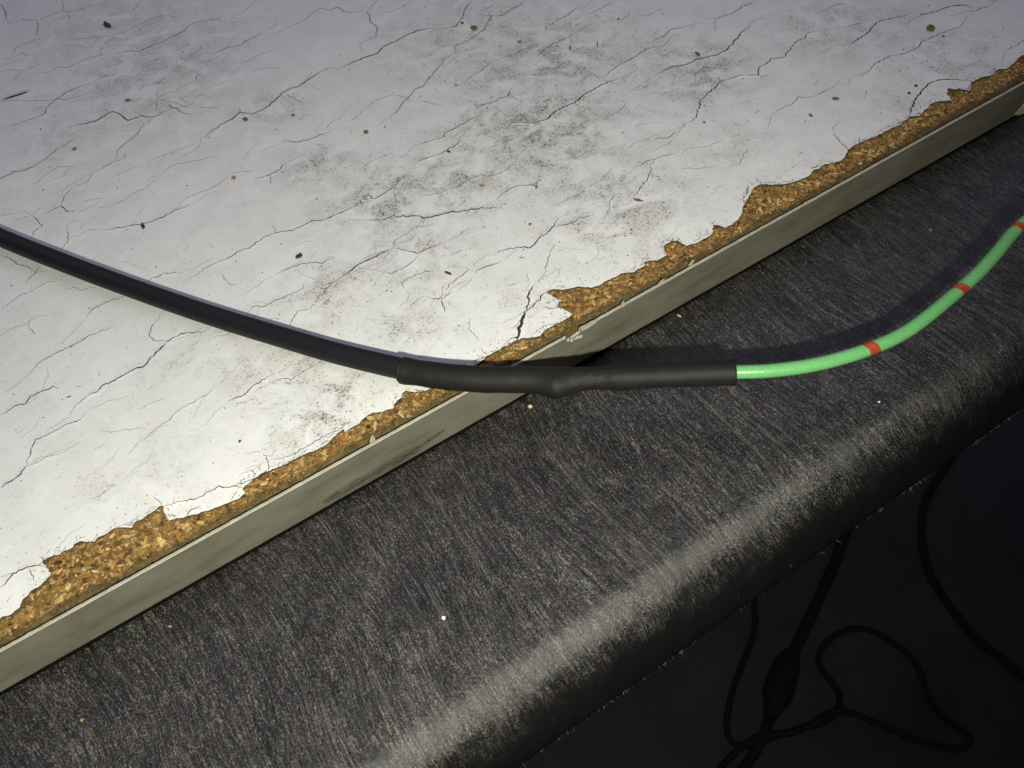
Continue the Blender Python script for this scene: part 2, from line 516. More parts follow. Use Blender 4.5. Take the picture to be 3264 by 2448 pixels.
# torn outline of the laminate, in photo pixels (offset, scale, points read off enlargements)
def zoomed(ox, oy, s, pts): return [(ox + x * s, oy + y * s) for x, y in pts]
S1, S2, S3 = 1100 / 2212, 600 / 2212, 400 / 2212
TEAR = zoomed(0, 1600, S2, [(-1500, 2150), (-1000, 1860), (-500, 1600), (0, 1370), (60, 1340), (140, 1320), (230, 1240), (250, 1180), (300, 1120), (390, 1030), (480, 975),
    (540, 920), (595, 860), (580, 810), (545, 760), (500, 695), (560, 655), (640, 620), (700, 610), (740, 570), (820, 550), (860, 530), (870, 490), (930, 465),
    (990, 470), (1060, 475), (1115, 460), (1140, 420), (1240, 385), (1290, 335), (1360, 305), (1450, 300), (1550, 300), (1590, 240), (1700, 180), (1820, 100),
    (1890, 50), (1915, 60), (1930, 110), (1960, 170), (1995, 225), (2080, 190), (2212, 160)])
TEAR += zoomed(0, 812, S1, [(1260, 1662), (1330, 1640), (1440, 1600), (1530, 1560), (1570, 1530), (1560, 1490), (1600, 1460), (1650, 1420), (1700, 1390), (1760, 1370), (1850, 1330),
    (1880, 1310), (1960, 1275), (2030, 1250), (2090, 1220), (2130, 1180), (2180, 1130), (2205, 1117)])
TEAR += zoomed(1088, 812, S1, [(20, 1133), (60, 1110), (110, 1085), (150, 1040), (200, 1010), (260, 1005), (335, 985), (350, 940), (385, 915), (410, 870), (470, 880), (560, 870),
    (590, 850), (660, 820), (740, 770), (830, 720), (890, 690), (930, 650), (990, 620), (1040, 590), (1100, 560), (1150, 535), (1230, 528), (1270, 520), (1300, 490), (1360, 450),
    (1430, 420), (1480, 385), (1440, 355), (1390, 335), (1395, 305), (1410, 295), (1370, 275), (1315, 240), (1350, 218), (1420, 225), (1470, 215), (1540, 205), (1600, 210), (1650, 195),
    (1700, 165), (1760, 140), (1790, 120), (1828, 117)])
TEAR += zoomed(2000, 600, S2, [(10, 995), (80, 985), (140, 945), (215, 905), (205, 865), (270, 850), (350, 850), (400, 820), (460, 785), (430, 730), (420, 690), (460, 650), (520, 620),
    (590, 620), (640, 650), (690, 675), (750, 660), (830, 635), (900, 600), (940, 580), (990, 540), (1000, 490), (1010, 430), (1060, 430), (1110, 450), (1150, 460),
    (1220, 430), (1300, 375), (1340, 290), (1360, 220), (1400, 140), (1450, 60), (1480, 0)])
TEAR += zoomed(2164, 0, S1, [(500, 1190), (540, 1180), (620, 1185), (680, 1180), (740, 1165), (810, 1140), (850, 1115), (860, 1090), (900, 1080), (930, 1055), (1000, 1040), (1045, 1030),
    (1065, 1000), (1085, 960), (1110, 940), (1180, 905), (1250, 880), (1310, 850), (1360, 820), (1420, 800)])
TEAR += zoomed(2864, 100, S3, [(20, 1620), (90, 1590), (150, 1540), (195, 1500), (380, 1495), (410, 1440), (500, 1350), (580, 1270), (650, 1240), (880, 1215), (930, 1220), (900, 1150),
    (850, 1090), (855, 1030), (880, 1000), (980, 1020), (1100, 1020), (1260, 1050), (1270, 980), (1290, 895), (1380, 850), (1450, 810), (1560, 790), (1690, 750), (1700, 700),
    (1780, 660), (1880, 665), (1980, 610), (2060, 540), (2100, 470), (2212, 415), (2600, 250), (3200, 0)])

def jag(pts, step, amp, seed, closed=False):
    """walk a polyline in small steps with a ragged sideways wobble"""
    out = []
    for a, b in zip(pts, pts[1:]):
        L = (b - a).length
        n = max(1, int(L / step))
        d = (b - a) / max(L, 1e-9)
        s = Vector((-d.y, d.x))
        for k in range(n):
            q = k / n
            p = a + (b - a) * q
            w_ = 1.1 * noise.noise(Vector((p.x * 420, p.y * 420, seed + 4))) + noise.noise(Vector((p.x * 1300, p.y * 1300, seed))) + .6 * noise.noise(Vector((p.x * 3200, p.y * 3200, seed + 9)))
            out.append(p + s * w_ * amp * (0 if k == 0 and not out else 1))
    out.append(pts[-1])
    return out
tear2 = [pix(x, y, 0).xy for x, y in TEAR]
tear2 = [Vector((max(X0 + .001, min(X1 - .001, p.x)), max(p.y, 0.0016))) for p in tear2]
edge2 = jag(tear2, 0.0006, 0.00032, 2.0)
left_y, right_y = edge2[0].y, edge2[-1].y
LAM_OUT = [Vector((X0, left_y))] + edge2 + [Vector((X1, right_y)), Vector((X1, Y_FAR - 0.02)), Vector((X0, Y_FAR - 0.02))]

# cracks: (width class, points) read off the same enlargements
CR = []
def cracks(ox, oy, s, items):
    for wd, pts in items: CR.append((wd, [(ox + x * s, oy + y * s) for x, y in pts]))
cracks(0, 0, S1, [
 (2,[(0,140),(40,130),(70,150),(140,122),(240,135),(330,95),(400,68),(460,80),(560,45),(705,5),(760,-30)]),(2,[(0,25),(40,85),(40,130)]),
 (2,[(240,135),(245,180),(235,230)]),(1,[(400,68),(405,0)]),(1,[(460,80),(435,95),(450,130)]),(1,[(70,360),(110,300),(180,275),(250,250),(320,225)]),
 (1,[(0,390),(70,370),(130,340),(190,355)]),(1,[(390,255),(520,248),(600,240),(720,225),(800,205),(870,165),(950,125),(1060,95),(1130,110),(1200,95),(1260,85),(1270,110)]),
 (1,[(535,280),(600,240)]),(2,[(250,465),(310,462),(380,430),(440,430),(540,385),(630,360),(725,318)]),
 (3,[(710,345),(800,330),(890,330),(960,300),(1030,275),(1110,235),(1180,195),(1240,150),(1310,135),(1390,122),(1455,145)]),(1,[(1390,122),(1420,95)]),
 (1,[(840,80),(880,40),(905,0)]),(2,[(1310,345),(1370,343),(1460,305),(1540,290),(1620,240),(1700,205)]),
 (2,[(1700,235),(1760,215),(1850,175),(1950,130),(2000,85),(2050,55),(2110,68),(2165,45),(2212,72),(2250,82),(2353,75),(2368,100),(2373,140),(2423,180),(2403,235),(2318,270),(2308,310)]),
 (1,[(1480,105),(1560,80),(1610,30),(1670,0)]),(1,[(0,460),(60,445),(140,455),(200,430),(290,405)]),(1,[(140,455),(95,510)]),
 (1,[(840,400),(930,402),(1020,370),(1060,362)]),(1,[(1170,410),(1200,370),(1285,315),(1275,270)]),
 (2,[(0,835),(60,805),(150,780),(220,755),(290,730),(300,685),(370,630),(420,595),(500,560),(570,540),(620,515)]),(1,[(200,720),(240,690),(300,680)]),
 (1,[(730,525),(770,495),(830,478)]),(3,[(445,830),(460,810),(520,800),(620,775),(690,730),(725,715),(770,735),(820,775),(900,745),(980,750),(1030,730),(1085,700)]),
 (2,[(980,750),(950,790)]),(2,[(750,1000),(760,960),(800,920),(870,870),(915,810),(920,790)]),
 (2,[(1000,655),(1040,610),(1125,585),(1180,555),(1250,515),(1270,460),(1310,425)]),(1,[(1005,655),(1000,710)]),(1,[(1240,690),(1310,690),(1410,685)]),
 (1,[(1010,640),(1090,650),(1170,680),(1240,695)]),(1,[(1040,670),(1100,690),(1180,700)]),(2,[(1070,660),(1130,700),(1170,720),(1235,738)]),(1,[(1155,620),(1200,665)]),
 (3,[(1285,910),(1290,890),(1350,850),(1430,790),(1490,765),(1540,720),(1620,730),(1690,700),(1740,665),(1780,630),(1815,590),(1860,570),(1920,550),(1980,510),(2050,460),(2100,440),(2190,432)]),
 (1,[(1525,690),(1540,720)]),(1,[(1800,580),(1880,630),(1950,665)]),(1,[(1540,415),(1620,370),(1700,335),(1780,310)]),(1,[(1590,460),(1660,440),(1740,435),(1810,432)]),
 (1,[(170,1200),(250,1160),(300,1110),(365,1070),(460,1065),(540,1045)]),(2,[(580,1115),(640,1090),(720,1045),(795,1015),(800,985)]),
 (2,[(390,1320),(400,1290),(425,1240),(480,1200),(550,1170),(590,1120),(555,1115)]),(1,[(90,1415),(200,1380)]),(2,[(280,1370),(390,1320),(430,1355),(495,1352)]),
 (1,[(205,1375),(265,1330)]),(2,[(210,1380),(270,1445),(215,1490),(190,1530)]),(2,[(380,1610),(425,1560),(440,1520),(430,1475)]),(1,[(440,1520),(520,1505),(570,1470),(640,1468)]),
 (2,[(650,1480),(760,1460),(860,1442),(930,1435),(1000,1405),(1060,1385),(1110,1350),(1180,1330),(1245,1300)]),
 (1,[(620,1335),(720,1315),(800,1280),(850,1240),(940,1200),(990,1155),(1040,1145)]),(1,[(480,1320),(560,1290),(680,1260)]),(1,[(700,1140),(800,1100),(900,1060)]),
 (1,[(940,1060),(970,1020),(1100,980),(1250,920)]),(1,[(1040,1115),(1080,1070),(1170,1045),(1300,1020),(1390,1000)]),
 (2,[(1150,1310),(1170,1285),(1270,1235),(1330,1220),(1390,1190),(1440,1150),(1475,1130)]),(1,[(1455,1115),(1560,1100),(1660,1090)]),
 (3,[(1630,1150),(1690,1135),(1730,1120),(1790,1090),(1810,1060),(1840,1045)]),(1,[(1730,1120),(1740,1180)]),
 (2,[(1785,925),(1830,900),(1890,915),(1980,900),(2050,865),(2130,840)]),(1,[(2075,835),(2110,795),(2160,765),(2212,740)]),
 (3,[(1170,1810),(1230,1775),(1270,1750),(1310,1720),(1450,1659),(1540,1610),(1600,1590),(1680,1530),(1765,1490),(1880,1475),(1960,1440),(2000,1410),(2060,1408),(2130,1385),(2188,1365),(2268,1325),(2318,1290),(2363,1255),(2403,1275),(2478,1230),(2538,1185),(2588,1130),(2648,1090),(2690,1070)]),
 (1,[(1765,1490),(1755,1440)]),(1,[(0,630),(60,610),(200,568)]),(1,[(1060,480),(1020,530),(950,555)])])
cracks(1088, 0, S1, [
 (1,[(165,75),(200,35),(235,0)]),(1,[(240,85),(330,70),(400,40),(440,10)]),
 (3,[(0,435),(60,405),(140,375),(230,345),(265,300),(350,265),(420,225),(520,190),(620,180)]),(2,[(620,190),(730,170),(780,110),(790,65),(840,0)]),
 (2,[(740,345),(725,295),(800,265),(850,235),(910,195),(965,100),(930,70)]),(1,[(910,195),(1000,185)]),(2,[(965,100),(1030,100),(1080,65),(1150,30),(1180,0)]),
 (2,[(780,325),(720,345),(655,380),(610,450),(545,520),(530,555),(480,570),(425,630),(405,645),(380,690),(290,770)]),
 (1,[(150,700),(210,650),(280,620),(360,605),(430,640),(490,660)]),(1,[(500,640),(580,660),(645,680)]),
 (2,[(785,535),(830,490),(900,450),(935,415),(1020,380),(1120,345),(1200,305),(1270,292)]),(1,[(935,415),(920,380)]),(2,[(1250,370),(1310,310),(1350,285),(1430,250),(1500,210)]),
 (2,[(1310,215),(1315,175),(1390,125),(1450,100),(1490,65),(1560,40)]),(2,[(1550,100),(1620,75),(1700,35),(1755,0)]),(1,[(1620,80),(1660,120)]),
 (1,[(1880,95),(1970,100),(2060,50)]),(1,[(1770,150),(1820,110),(1860,70)]),(2,[(850,700),(900,670),(970,655),(1070,610),(1095,570)]),(1,[(1070,610),(1170,665)]),
 (3,[(1680,490),(1740,445),(1830,390),(1920,345),(1960,310),(2055,295)]),(2,[(1985,270),(2060,235),(2110,190),(2212,170)]),
 (4,[(1060,825),(1090,790),(1180,785),(1230,790),(1320,765),(1350,730),(1420,690),(1495,660),(1550,610),(1650,555),(1700,530),(1830,485)]),(1,[(1495,660),(1535,695)]),
 (3,[(2000,490),(2070,450),(2130,430),(2222,410),(2274,385),(2404,355),(2464,325),(2524,260),(2584,195),(2629,148)]),
 (3,[(480,930),(560,905),(655,880),(665,855),(750,810),(830,765),(905,735)]),(3,[(465,1045),(520,1020),(620,995),(680,965),(750,920),(765,880)]),
 (1,[(960,920),(1060,880),(1150,850)]),(2,[(465,1285),(560,1250),(630,1240),(690,1215),(735,1205),(800,1160),(890,1120),(950,1130),(1045,1100),(1110,1045),(1145,990)]),
 (3,[(140,1410),(260,1410),(340,1385),(440,1390),(500,1380),(535,1400),(640,1375),(700,1360),(800,1350),(890,1335),(1020,1330),(1035,1300)]),(1,[(535,1400),(525,1435)]),
 (2,[(985,1280),(1060,1220),(1140,1185),(1240,1190),(1275,1150),(1260,1125)]),(1,[(435,1465),(520,1450),(600,1440)]),
 (3,[(-20,1790),(60,1738),(110,1693),(190,1658),(250,1625),(330,1590)]),(2,[(330,1590),(345,1540),(400,1510),(450,1480)]),(2,[(330,1590),(430,1605),(490,1625),(560,1590),(650,1560)]),
 (3,[(985,1620),(1060,1600),(1170,1580),(1210,1590),(1290,1510),(1340,1470),(1400,1400)]),(2,[(1355,1455),(1470,1435),(1540,1395),(1620,1375)]),
 (1,[(1675,1400),(1720,1350),(1720,1290),(1760,1240),(1810,1235)]),(1,[(1640,1170),(1700,1120),(1745,1070)]),(1,[(1360,1320),(1500,1255),(1580,1200),(1640,1160)]),
 (2,[(1870,1270),(1900,1220),(1945,1170),(1980,1105),(1985,1055)]),(2,[(1880,1080),(1950,1040),(2060,1000),(2150,985)]),(2,[(2000,895),(2100,880),(2160,840)]),
 (1,[(1700,750),(1800,700),(1830,640)]),(1,[(1330,1659),(1350,1590),(1370,1565)]),(1,[(60,780),(150,700)]),(1,[(110,1090),(200,1030),(330,980)]),(1,[(700,1640),(770,1600)])])
cracks(2164, 0, S1, [
 (1,[(0,180),(80,155),(160,145)]),(2,[(160,115),(230,122),(330,90),(400,45),(460,20),(515,0)]),(1,[(230,122),(235,200)]),
 (3,[(-40,890),(0,850),(50,790),(110,750),(115,715),(140,650),(200,590),(265,525),(330,505),(390,485),(510,480),(520,430),(580,400),(590,375),(680,365),(720,310),(750,270),(815,240),(830,210),(930,190),(1015,182)]),
 (1,[(265,525),(250,490)]),(1,[(510,480),(560,490)]),(1,[(880,88),(940,65),(1000,30),(1095,15)]),
 (3,[(1015,295),(1090,290),(1140,255),(1215,210),(1240,170),(1285,135),(1380,115),(1490,88)]),(3,[(1500,125),(1560,95),(1650,75),(1730,40),(1840,35),(1890,48)]),
 (2,[(1840,78),(1900,70),(1990,35)]),(1,[(1970,10),(2080,0)]),(2,[(1110,500),(1220,460),(1250,415),(1355,355),(1450,345),(1530,305),(1560,265),(1640,230),(1720,195),(1790,180),(1830,140),(1850,100)]),
 (2,[(2085,335),(2150,300),(2212,258),(2300,220)]),(4,[(1475,750),(1505,665),(1520,625),(1600,540),(1660,512),(1750,510),(1840,513),(1885,525)]),
 (2,[(590,745),(640,705),(720,670),(770,620),(860,625),(940,580),(1000,545)]),(1,[(480,730),(530,700)]),(1,[(0,1005),(60,950),(180,940),(260,905),(320,925)]),
 (1,[(310,1070),(390,1050),(420,990),(450,955)]),(2,[(995,850),(1010,885),(1060,930),(1090,965)]),(1,[(10,1080),(150,1080),(240,1060)]),(1,[(330,880),(400,860)]),(1,[(425,795),(450,770)])])
cracks(0, 812, S1, [
 (2,[(0,0),(70,25),(100,55),(180,80),(220,105)]),(2,[(155,180),(215,130),(260,75)]),(2,[(0,355),(60,310),(130,260),(200,235),(300,180),(390,160)]),
 (1,[(400,225),(480,210),(530,228),(620,205)]),(2,[(555,400),(590,355),(630,330),(700,295),(790,265)]),(1,[(630,330),(605,320)]),
 (3,[(950,180),(975,150),(1050,125),(1120,115),(1165,118)]),
 (2,[(145,800),(200,760),(215,725),(265,685),(340,640),(390,615),(460,585),(530,550),(570,520),(660,485),(740,455)]),
 (4,[(450,1025),(470,990),(490,960),(560,910),(630,870),(665,835),(735,805),(820,755),(910,720),(960,665),(1015,620),(1080,550),(1150,515),(1235,495),(1300,500),(1345,465)]),
 (2,[(1080,550),(990,550),(955,515),(975,460),(1005,425)]),(1,[(1345,530),(1420,520),(1500,500)]),
 (3,[(0,1030),(50,995),(100,965),(165,950),(200,915),(265,880),(340,840),(385,855)]),(3,[(0,1500),(60,1450),(120,1420),(175,1350)]),(2,[(175,1350),(240,1335),(300,1295),(380,1275)]),
 (3,[(175,1350),(185,1290),(230,1185),(290,1165),(350,1130),(430,1085),(510,1055),(560,1010)]),
 (2,[(890,1200),(940,1165),(1000,1110),(1060,1080),(1110,1030),(1190,970),(1260,930),(1310,905),(1390,840)]),(1,[(880,1000),(960,955),(1070,915)]),
 (1,[(640,1130),(710,1140),(800,1120),(930,1112)]),(1,[(600,1250),(670,1215)]),(3,[(1460,945),(1530,910),(1580,880),(1640,830),(1750,770)]),
 (2,[(1730,825),(1790,800),(1880,790),(1960,740),(2030,700),(2060,675)]),(2,[(1575,390),(1640,325),(1700,330),(1760,295),(1850,260),(1940,215),(1955,165)]),
 (2,[(1855,460),(1870,420),(1905,365),(1990,345),(2010,310)]),(2,[(1760,135),(1810,100),(1880,75),(1950,55),(2060,50),(2150,15)]),(1,[(1410,115),(1445,160),(1470,185),(1520,192)]),
 (2,[(2070,195),(2150,170),(2180,155)]),(1,[(2050,340),(2100,290),(2140,240)]),(1,[(0,520),(60,480),(180,435),(240,400),(350,375)]),(1,[(185,435),(190,480),(235,510)]),
 (3,[(1035,1614),(1110,1595),(1140,1580),(1200,1580),(1290,1550),(1370,1505),(1400,1490),(1500,1485),(1575,1500)]),(3,[(1195,1675),(1230,1630),(1290,1610)]),
 (2,[(1500,1485),(1570,1450),(1655,1420)]),(2,[(1720,1390),(1720,1310),(1690,1270)]),(2,[(1730,1320),(1830,1300),(1960,1230),(2060,1170),(2212,1100)]),
 (1,[(590,1565),(650,1530),(740,1475),(660,1480)]),(1,[(1040,1610),(1020,1580),(990,1550)])])
cracks(1088, 812, S1, [
 (2,[(255,100),(320,122),(400,85),(460,40),(490,0)]),(2,[(410,225),(390,185),(420,160),(480,125),(600,95)]),(2,[(540,270),(590,282),(640,280),(690,255),(700,230)]),
 (2,[(640,280),(650,330),(670,370)]),(2,[(665,235),(690,195),(740,155),(820,95),(800,80)]),(2,[(855,125),(870,100),(940,75),(1000,55),(1030,40)]),
 (2,[(1310,100),(1315,50),(1335,0)]),(1,[(1265,185),(1310,100)]),(5,[(1125,556),(1140,480),(1165,410),(1175,360)]),(4,[(1175,360),(1200,310),(1200,265),(1235,195)]),
 (3,[(1175,370),(1240,315),(1280,270),(1318,238)]),(2,[(1290,335),(1340,345),(1400,336)]),(1,[(825,405),(820,470),(850,510),(880,555)]),(1,[(1055,195),(1135,180)]),
 (1,[(940,645),(890,600)]),(2,[(925,655),(830,690)]),(2,[(1030,590),(1080,540),(1130,520)]),(2,[(1220,520),(1270,480),(1330,450),(1400,425)])])
cracks(0, 1623, S1, [(3,[(0,500),(50,460),(105,400),(180,370),(240,362),(275,343)]),(1,[(0,435),(60,410),(105,402)]),(1,[(750,112),(800,100),(860,95)]),(2,[(190,380),(205,420),(222,462)])])

WD = {1: 0.00017, 2: 0.00027, 3: 0.00041, 4: 0.00056, 5: 0.0011}
rng = random.Random(11)
crack_world = [(wd, [pix(x, y, 0).xy for x, y in pts]) for wd, pts in CR]
# the traced cracks run out into fainter hairlines at both ends
for wd, pts in list(crack_world):
    if wd < 2: continue
    for a, b in ((pts[0], pts[1]), (pts[-1], pts[-2])):
        if a.y < 0.012 or rng.random() < .25: continue
        d0 = (a - b).normalized(); ang = math.atan2(d0.y, d0.x); home = 0.12 if d0.x > 0 else math.pi + 0.12
        p = a.copy(); tail = [p]
        for k in range(rng.randint(3, 8)):
            ang += rng.gauss(0, .35)
            dh = (home - ang + math.pi) % (2 * math.pi) - math.pi
            ang += dh * .3
            p = p + Vector((math.cos(ang), math.sin(ang))) * rng.uniform(.001, .0024)
            tail.append(p)
        crack_world.append((0.75, tail))
# hair-fine crumbling along the torn rim
acc = 0
for i in range(3, len(edge2) - 3):
    p = edge2[i]
    if not (-0.17 < p.x < 0.26): continue
    dn = noise.noise(Vector((p.x * 55, 2, 0)))
    if dn < -0.12 or rng.random() > 0.55: continue
    tdir = (edge2[i + 3] - edge2[i - 3]).normalized()
    nrm = Vector((-tdir.y, tdir.x))
    if nrm.y < 0: nrm = -nrm
    q = p + nrm * rng.uniform(-0.0001, 0.0017)
    ang = rng.gauss(0.05, 0.28)
    d = tdir * math.cos(ang) + nrm * math.sin(ang)
    pts = [q]
    for k in range(rng.randint(2, 5)):
        q = q + d * rng.uniform(0.0004, 0.0010)
        ang += rng.gauss(0, .55)
        d = tdir * math.cos(ang) + nrm * math.sin(ang)
        pts.append(q)
    crack_world.append((rng.choice((0.8, 1, 1, 2)), pts))
# unnamed hairlines that fill the field between the main cracks
for k in range(150):
    x, y = rng.uniform(0, 3200), rng.uniform(0, 1600)
    if y > 2000 - 0.56 * x: continue
    p = pix(x, y, 0).xy
    ang = rng.gauss(0.12, 0.35)
    pts = [p]
    for j in range(rng.randint(2, 6)):
        p = p + Vector((math.cos(ang), math.sin(ang))) * rng.uniform(.001, .0035)
        ang += rng.gauss(0, .5)
        pts.append(p)
    crack_world.append((0.6, pts))
# and the same pattern carried on out of frame
for k in range(90):
    p = Vector((rng.uniform(X0 + .05, X1 - .08), rng.uniform(0.03, Y_FAR - .08)))
    c2 = R3.transposed() @ (Vector((p.x, p.y, 0)) - CAM)
    px, py = CX + FPX * c2.x / -c2.z, CY - FPX * c2.y / -c2.z
    if -30 < px < 3290 and -30 < py < 2480: continue
    ang = rng.gauss(0.1, 0.3); pts = [p]
    for j in range(rng.randint(4, 12)):
        p = p + Vector((math.cos(ang), math.sin(ang))) * rng.uniform(.003, .007)
        ang = ang * .8 + rng.gauss(0, .3)
        pts.append(p)
    crack_world.append((rng.choice((1, 2, 3)), pts))

cv, cf = [], []
lift = {}
shoulder = []
def add_poly(pts):
    k = len(cv); cv.extend(pts); cf.append(list(range(k, k + len(pts))))
add_poly(LAM_OUT)
for wd, pts in crack_world:
    base = WD[wd] if wd in WD else WD[1] * wd
    far = max(.8, min(1.9, depth(Vector((pts[0].x, pts[0].y, 0))) / 0.30))
    base *= far
    line = jag(pts, 0.0007, 0.00055, rng.uniform(0, 50))
    n = len(line)
    if n < 2: continue
    Ls, Rs = [], []
    seed = rng.uniform(0, 99)
    for i, p in enumerate(line):
        d = (line[min(i + 1, n - 1)] - line[max(i - 1, 0)])
        if d.length < 1e-9: d = Vector((1, 0))
        d.normalize()
        s = Vector((-d.y, d.x))
        q = i / (n - 1)
        taper = min(1, 0.22 + 4 * min(q, 1 - q))
        hw = base * .5 * taper * (1 + .55 * noise.noise(Vector((p.x * 700, p.y * 700, seed))))
        Ls.append(p + s * hw); Rs.append(p - s * hw)
    k = len(cv)
    side_ = rng.choice((0, 1))
    for i, (a, b) in enumerate(zip(Ls, Rs)):
        cv.extend((a, b))
        if wd >= 2:
            hz = max(0, .5 + noise.noise(Vector((a.x * 160, a.y * 160, seed + 3)))) * {2: .00010, 3: .00017, 4: .00024, 5: .00035}[wd] * min(1, 6 * min(i, n - 1 - i) / n)
            lift[k + 2 * i + side_] = hz
            lift[k + 2 * i + 1 - side_] = hz * .25
            if i % 2 == 0:
                o_ = (a - b).normalized() * rng.uniform(.0010, .0018) if (a - b).length > 1e-9 else Vector((0, .001))
                shoulder.extend((a + o_, b - o_))
    for i in range(n - 1):
        a, b, c, d = k + 2 * i, k + 2 * i + 1, k + 2 * i + 3, k + 2 * i + 2
        pa, pb, pc, pd = cv[a], cv[b], cv[c], cv[d]
        area_ = (pb - pa).cross(pc - pa) + (pc - pa).cross(pd - pa)
        cf.append([a, b, c, d] if area_ > 0 else [d, c, b, a])
# scale to millimetres for the triangulator's tolerance
ced = [(q[k], q[(k + 1) % len(q)]) for q in cf for k in range(len(q))]
n_cv = len(cv)
res = geometry.delaunay_2d_cdt([p * 1000 for p in cv + shoulder], ced, [], 0, 1e-5, True)
cells = {}
for q in cf[1:]:
    P4 = [cv[k] * 1000 for k in q]
    for ix in range(int(math.floor(min(p.x for p in P4))), int(math.floor(max(p.x for p in P4))) + 1):
        for iy in range(int(math.floor(min(p.y for p in P4))), int(math.floor(max(p.y for p in P4))) + 1):
            cells.setdefault((ix, iy), []).append(P4)
def in_crack(x, y):
    for P4 in cells.get((int(math.floor(x)), int(math.floor(y))), ()):
        c = False
        j = P4[-1]
        for i in P4:
            if (i.y > y) != (j.y > y) and x < (j.x - i.x) * (y - i.y) / (j.y - i.y) + i.x: c = not c
            j = i
        if c: return True
    return False
rv, rf = res[0], res[2]
def inside_many(P, poly):
    x, y = P[:, 0], P[:, 1]
    c = np.zeros(len(P), bool)
    for (xi, yi), (xj, yj) in zip(poly, poly[-1:] + poly[:-1]):
        if yi == yj: continue
        c ^= ((yi > y) != (yj > y)) & (x < (xj - xi) * (y - yi) / (yj - yi) + xi)
    return c
RV = np.array([(p.x, p.y) for p in rv])
cen = RV[np.array([list(q) for q in rf])].mean(axis=1)
ins = inside_many(cen, [(p.x * 1000, p.y * 1000) for p in LAM_OUT])
keep = [tri for tri, c_, ok in zip(rf, cen, ins) if ok and not in_crack(*c_)]
TH_LAM = 0.00055
bm = bmesh.new()
bvs = [bm.verts.new((p.x / 1000, p.y / 1000, 0.00004 * noise.noise(Vector((p.x * .12, p.y * .12, 0))) + max([lift.get(k, 0) for k in og] or [0]))) for p, og in zip(rv, res[3])]
for tri in keep:
    try: bm.faces.new([bvs[i] for i in tri])
    except ValueError: pass
bmesh.ops.delete(bm, geom=[q for q in bm.verts if not q.link_faces], context='VERTS')
bm.normal_update()
for q in bm.faces:
    if q.normal.z < 0: q.normal_flip()
be = [e for e in bm.edges if len(e.link_faces) == 1]
low = {}
for e in be:
    for q in e.verts:
        if q not in low: low[q] = bm.verts.new((q.co.x, q.co.y, -TH_LAM))
for e in be:
    a, b = e.verts
    fc = e.link_faces[0]
    vs = list(fc.verts); i = vs.index(a)
    if vs[(i + 1) % len(vs)] == b: a, b = b, a
    q = bm.faces.new((a, b, low[b], low[a])); q.material_index = 1
me = bpy.data.meshes.new('laminate'); bm.to_mesh(me); bm.free()
M_LAM = mat_laminate()
M_KRAFT = simple('dark_laminate_core', (0.035, 0.030, 0.024), 0.8, 0.3, 500)
lam = local(link('laminate', me, [M_LAM, M_KRAFT]), board)
lam['label'] = 'white laminate crazed with long black cracks'
# brown resin backing that shows dark through the cracks
bk = [pix(x, y, 0).xy for x, y in TEAR]
bk = [Vector((max(X0 + .002, min(X1 - .002, p.x)), max(p.y, 0.0016) + .0009)) for p in bk]
loop = [Vector((X0 + .001, bk[0].y + .001))] + bk + [Vector((X1 - .001, bk[-1].y + .001)), Vector((X1 - .001, Y_FAR - .022)), Vector((X0 + .001, Y_FAR - .022))]
r2 = geometry.delaunay_2d_cdt([p * 1000 for p in loop], [], [list(range(len(loop)))], 0, 1e-5, True)
local(from_py('laminate_backing', [(p.x / 1000, p.y / 1000, -TH_LAM + .00012) for p in r2[0]], [tuple(q) for q, og in zip(r2[2], r2[5]) if og], M_KRAFT), board)

# ---- chipboard core with a rough exposed strip
def in_lam(x, y):
    c = False
    n = len(tear_chk)
    j = n - 1
    for i in range(n):
        xi, yi = tear_chk[i]; xj, yj = tear_chk[j]
        if (yi > y) != (yj > y) and x < (xj - xi) * (y - yi) / (yj - yi) + xi: c = not c
        j = i
    return c
tear_chk = [(p.x, p.y) for p in LAM_OUT[::2]]
def core_z(x, y):
    """height of the broken chipboard surface"""
    slope_w = 0.0034 + 0.0008 * noise.noise(Vector((x * 70, 0, 4)))
    q = max(0, min(1, (y - 0.0011) / slope_w))
    z = -0.00085 - 0.0021 * (1 - q) ** 1.3
    z += 0.00038 * noise.noise(Vector((x * 420, y * 420, 1))) + 0.00022 * noise.noise(Vector((x * 1100, y * 1100, 2))) + 0.0003 * noise.noise(Vector((x * 120, y * 120, 7)))
    return min(z, -TH_LAM - .00002)
gx = [X0, -0.4, -0.25] + [-0.2 + 0.47 * i / 780 for i in range(781)] + [0.35, 0.5, X1]
gy = [0.00115 + 0.0005 * i for i in range(56)] + [0.04, 0.1, 0.3, Y_FAR - 0.022]
v, f = [], []
ny = len(gy)
for x in gx:
    for y in gy:
        v.append((x, y, core_z(x, y) if y < 0.029 else -TH_LAM - .0002))
for i in range(len(gx) - 1):
    for j in range(ny - 1):
        f.append((i * ny + j, (i + 1) * ny + j, (i + 1) * ny + j + 1, i * ny + j + 1))
b0 = len(v)
Y_IN = 0.0075      # the core is undercut below, so the gap under the band is dark
for i, x in enumerate(gx):
    v.extend([(x, 0.00115, -0.0135), (x, Y_IN, -0.0138), (x, Y_IN, ZT), (x, Y_FAR - .022, ZT)])
for i in range(len(gx) - 1):
    a, b = b0 + 4 * i, b0 + 4 * i + 4
    f.append((i * ny, a, b, (i + 1) * ny))
    for k in range(3): f.append((a + k, a + k + 1, b + k + 1, b + k))
    f.append((a + 3, i * ny + ny - 1, (i + 1) * ny + ny - 1, b + 3))
M_CORE = mat_core()
core = local(from_py('chipboard_core', v, f, M_CORE, None, False), board)
core['label'] = 'golden brown raw chipboard showing along the broken edge'

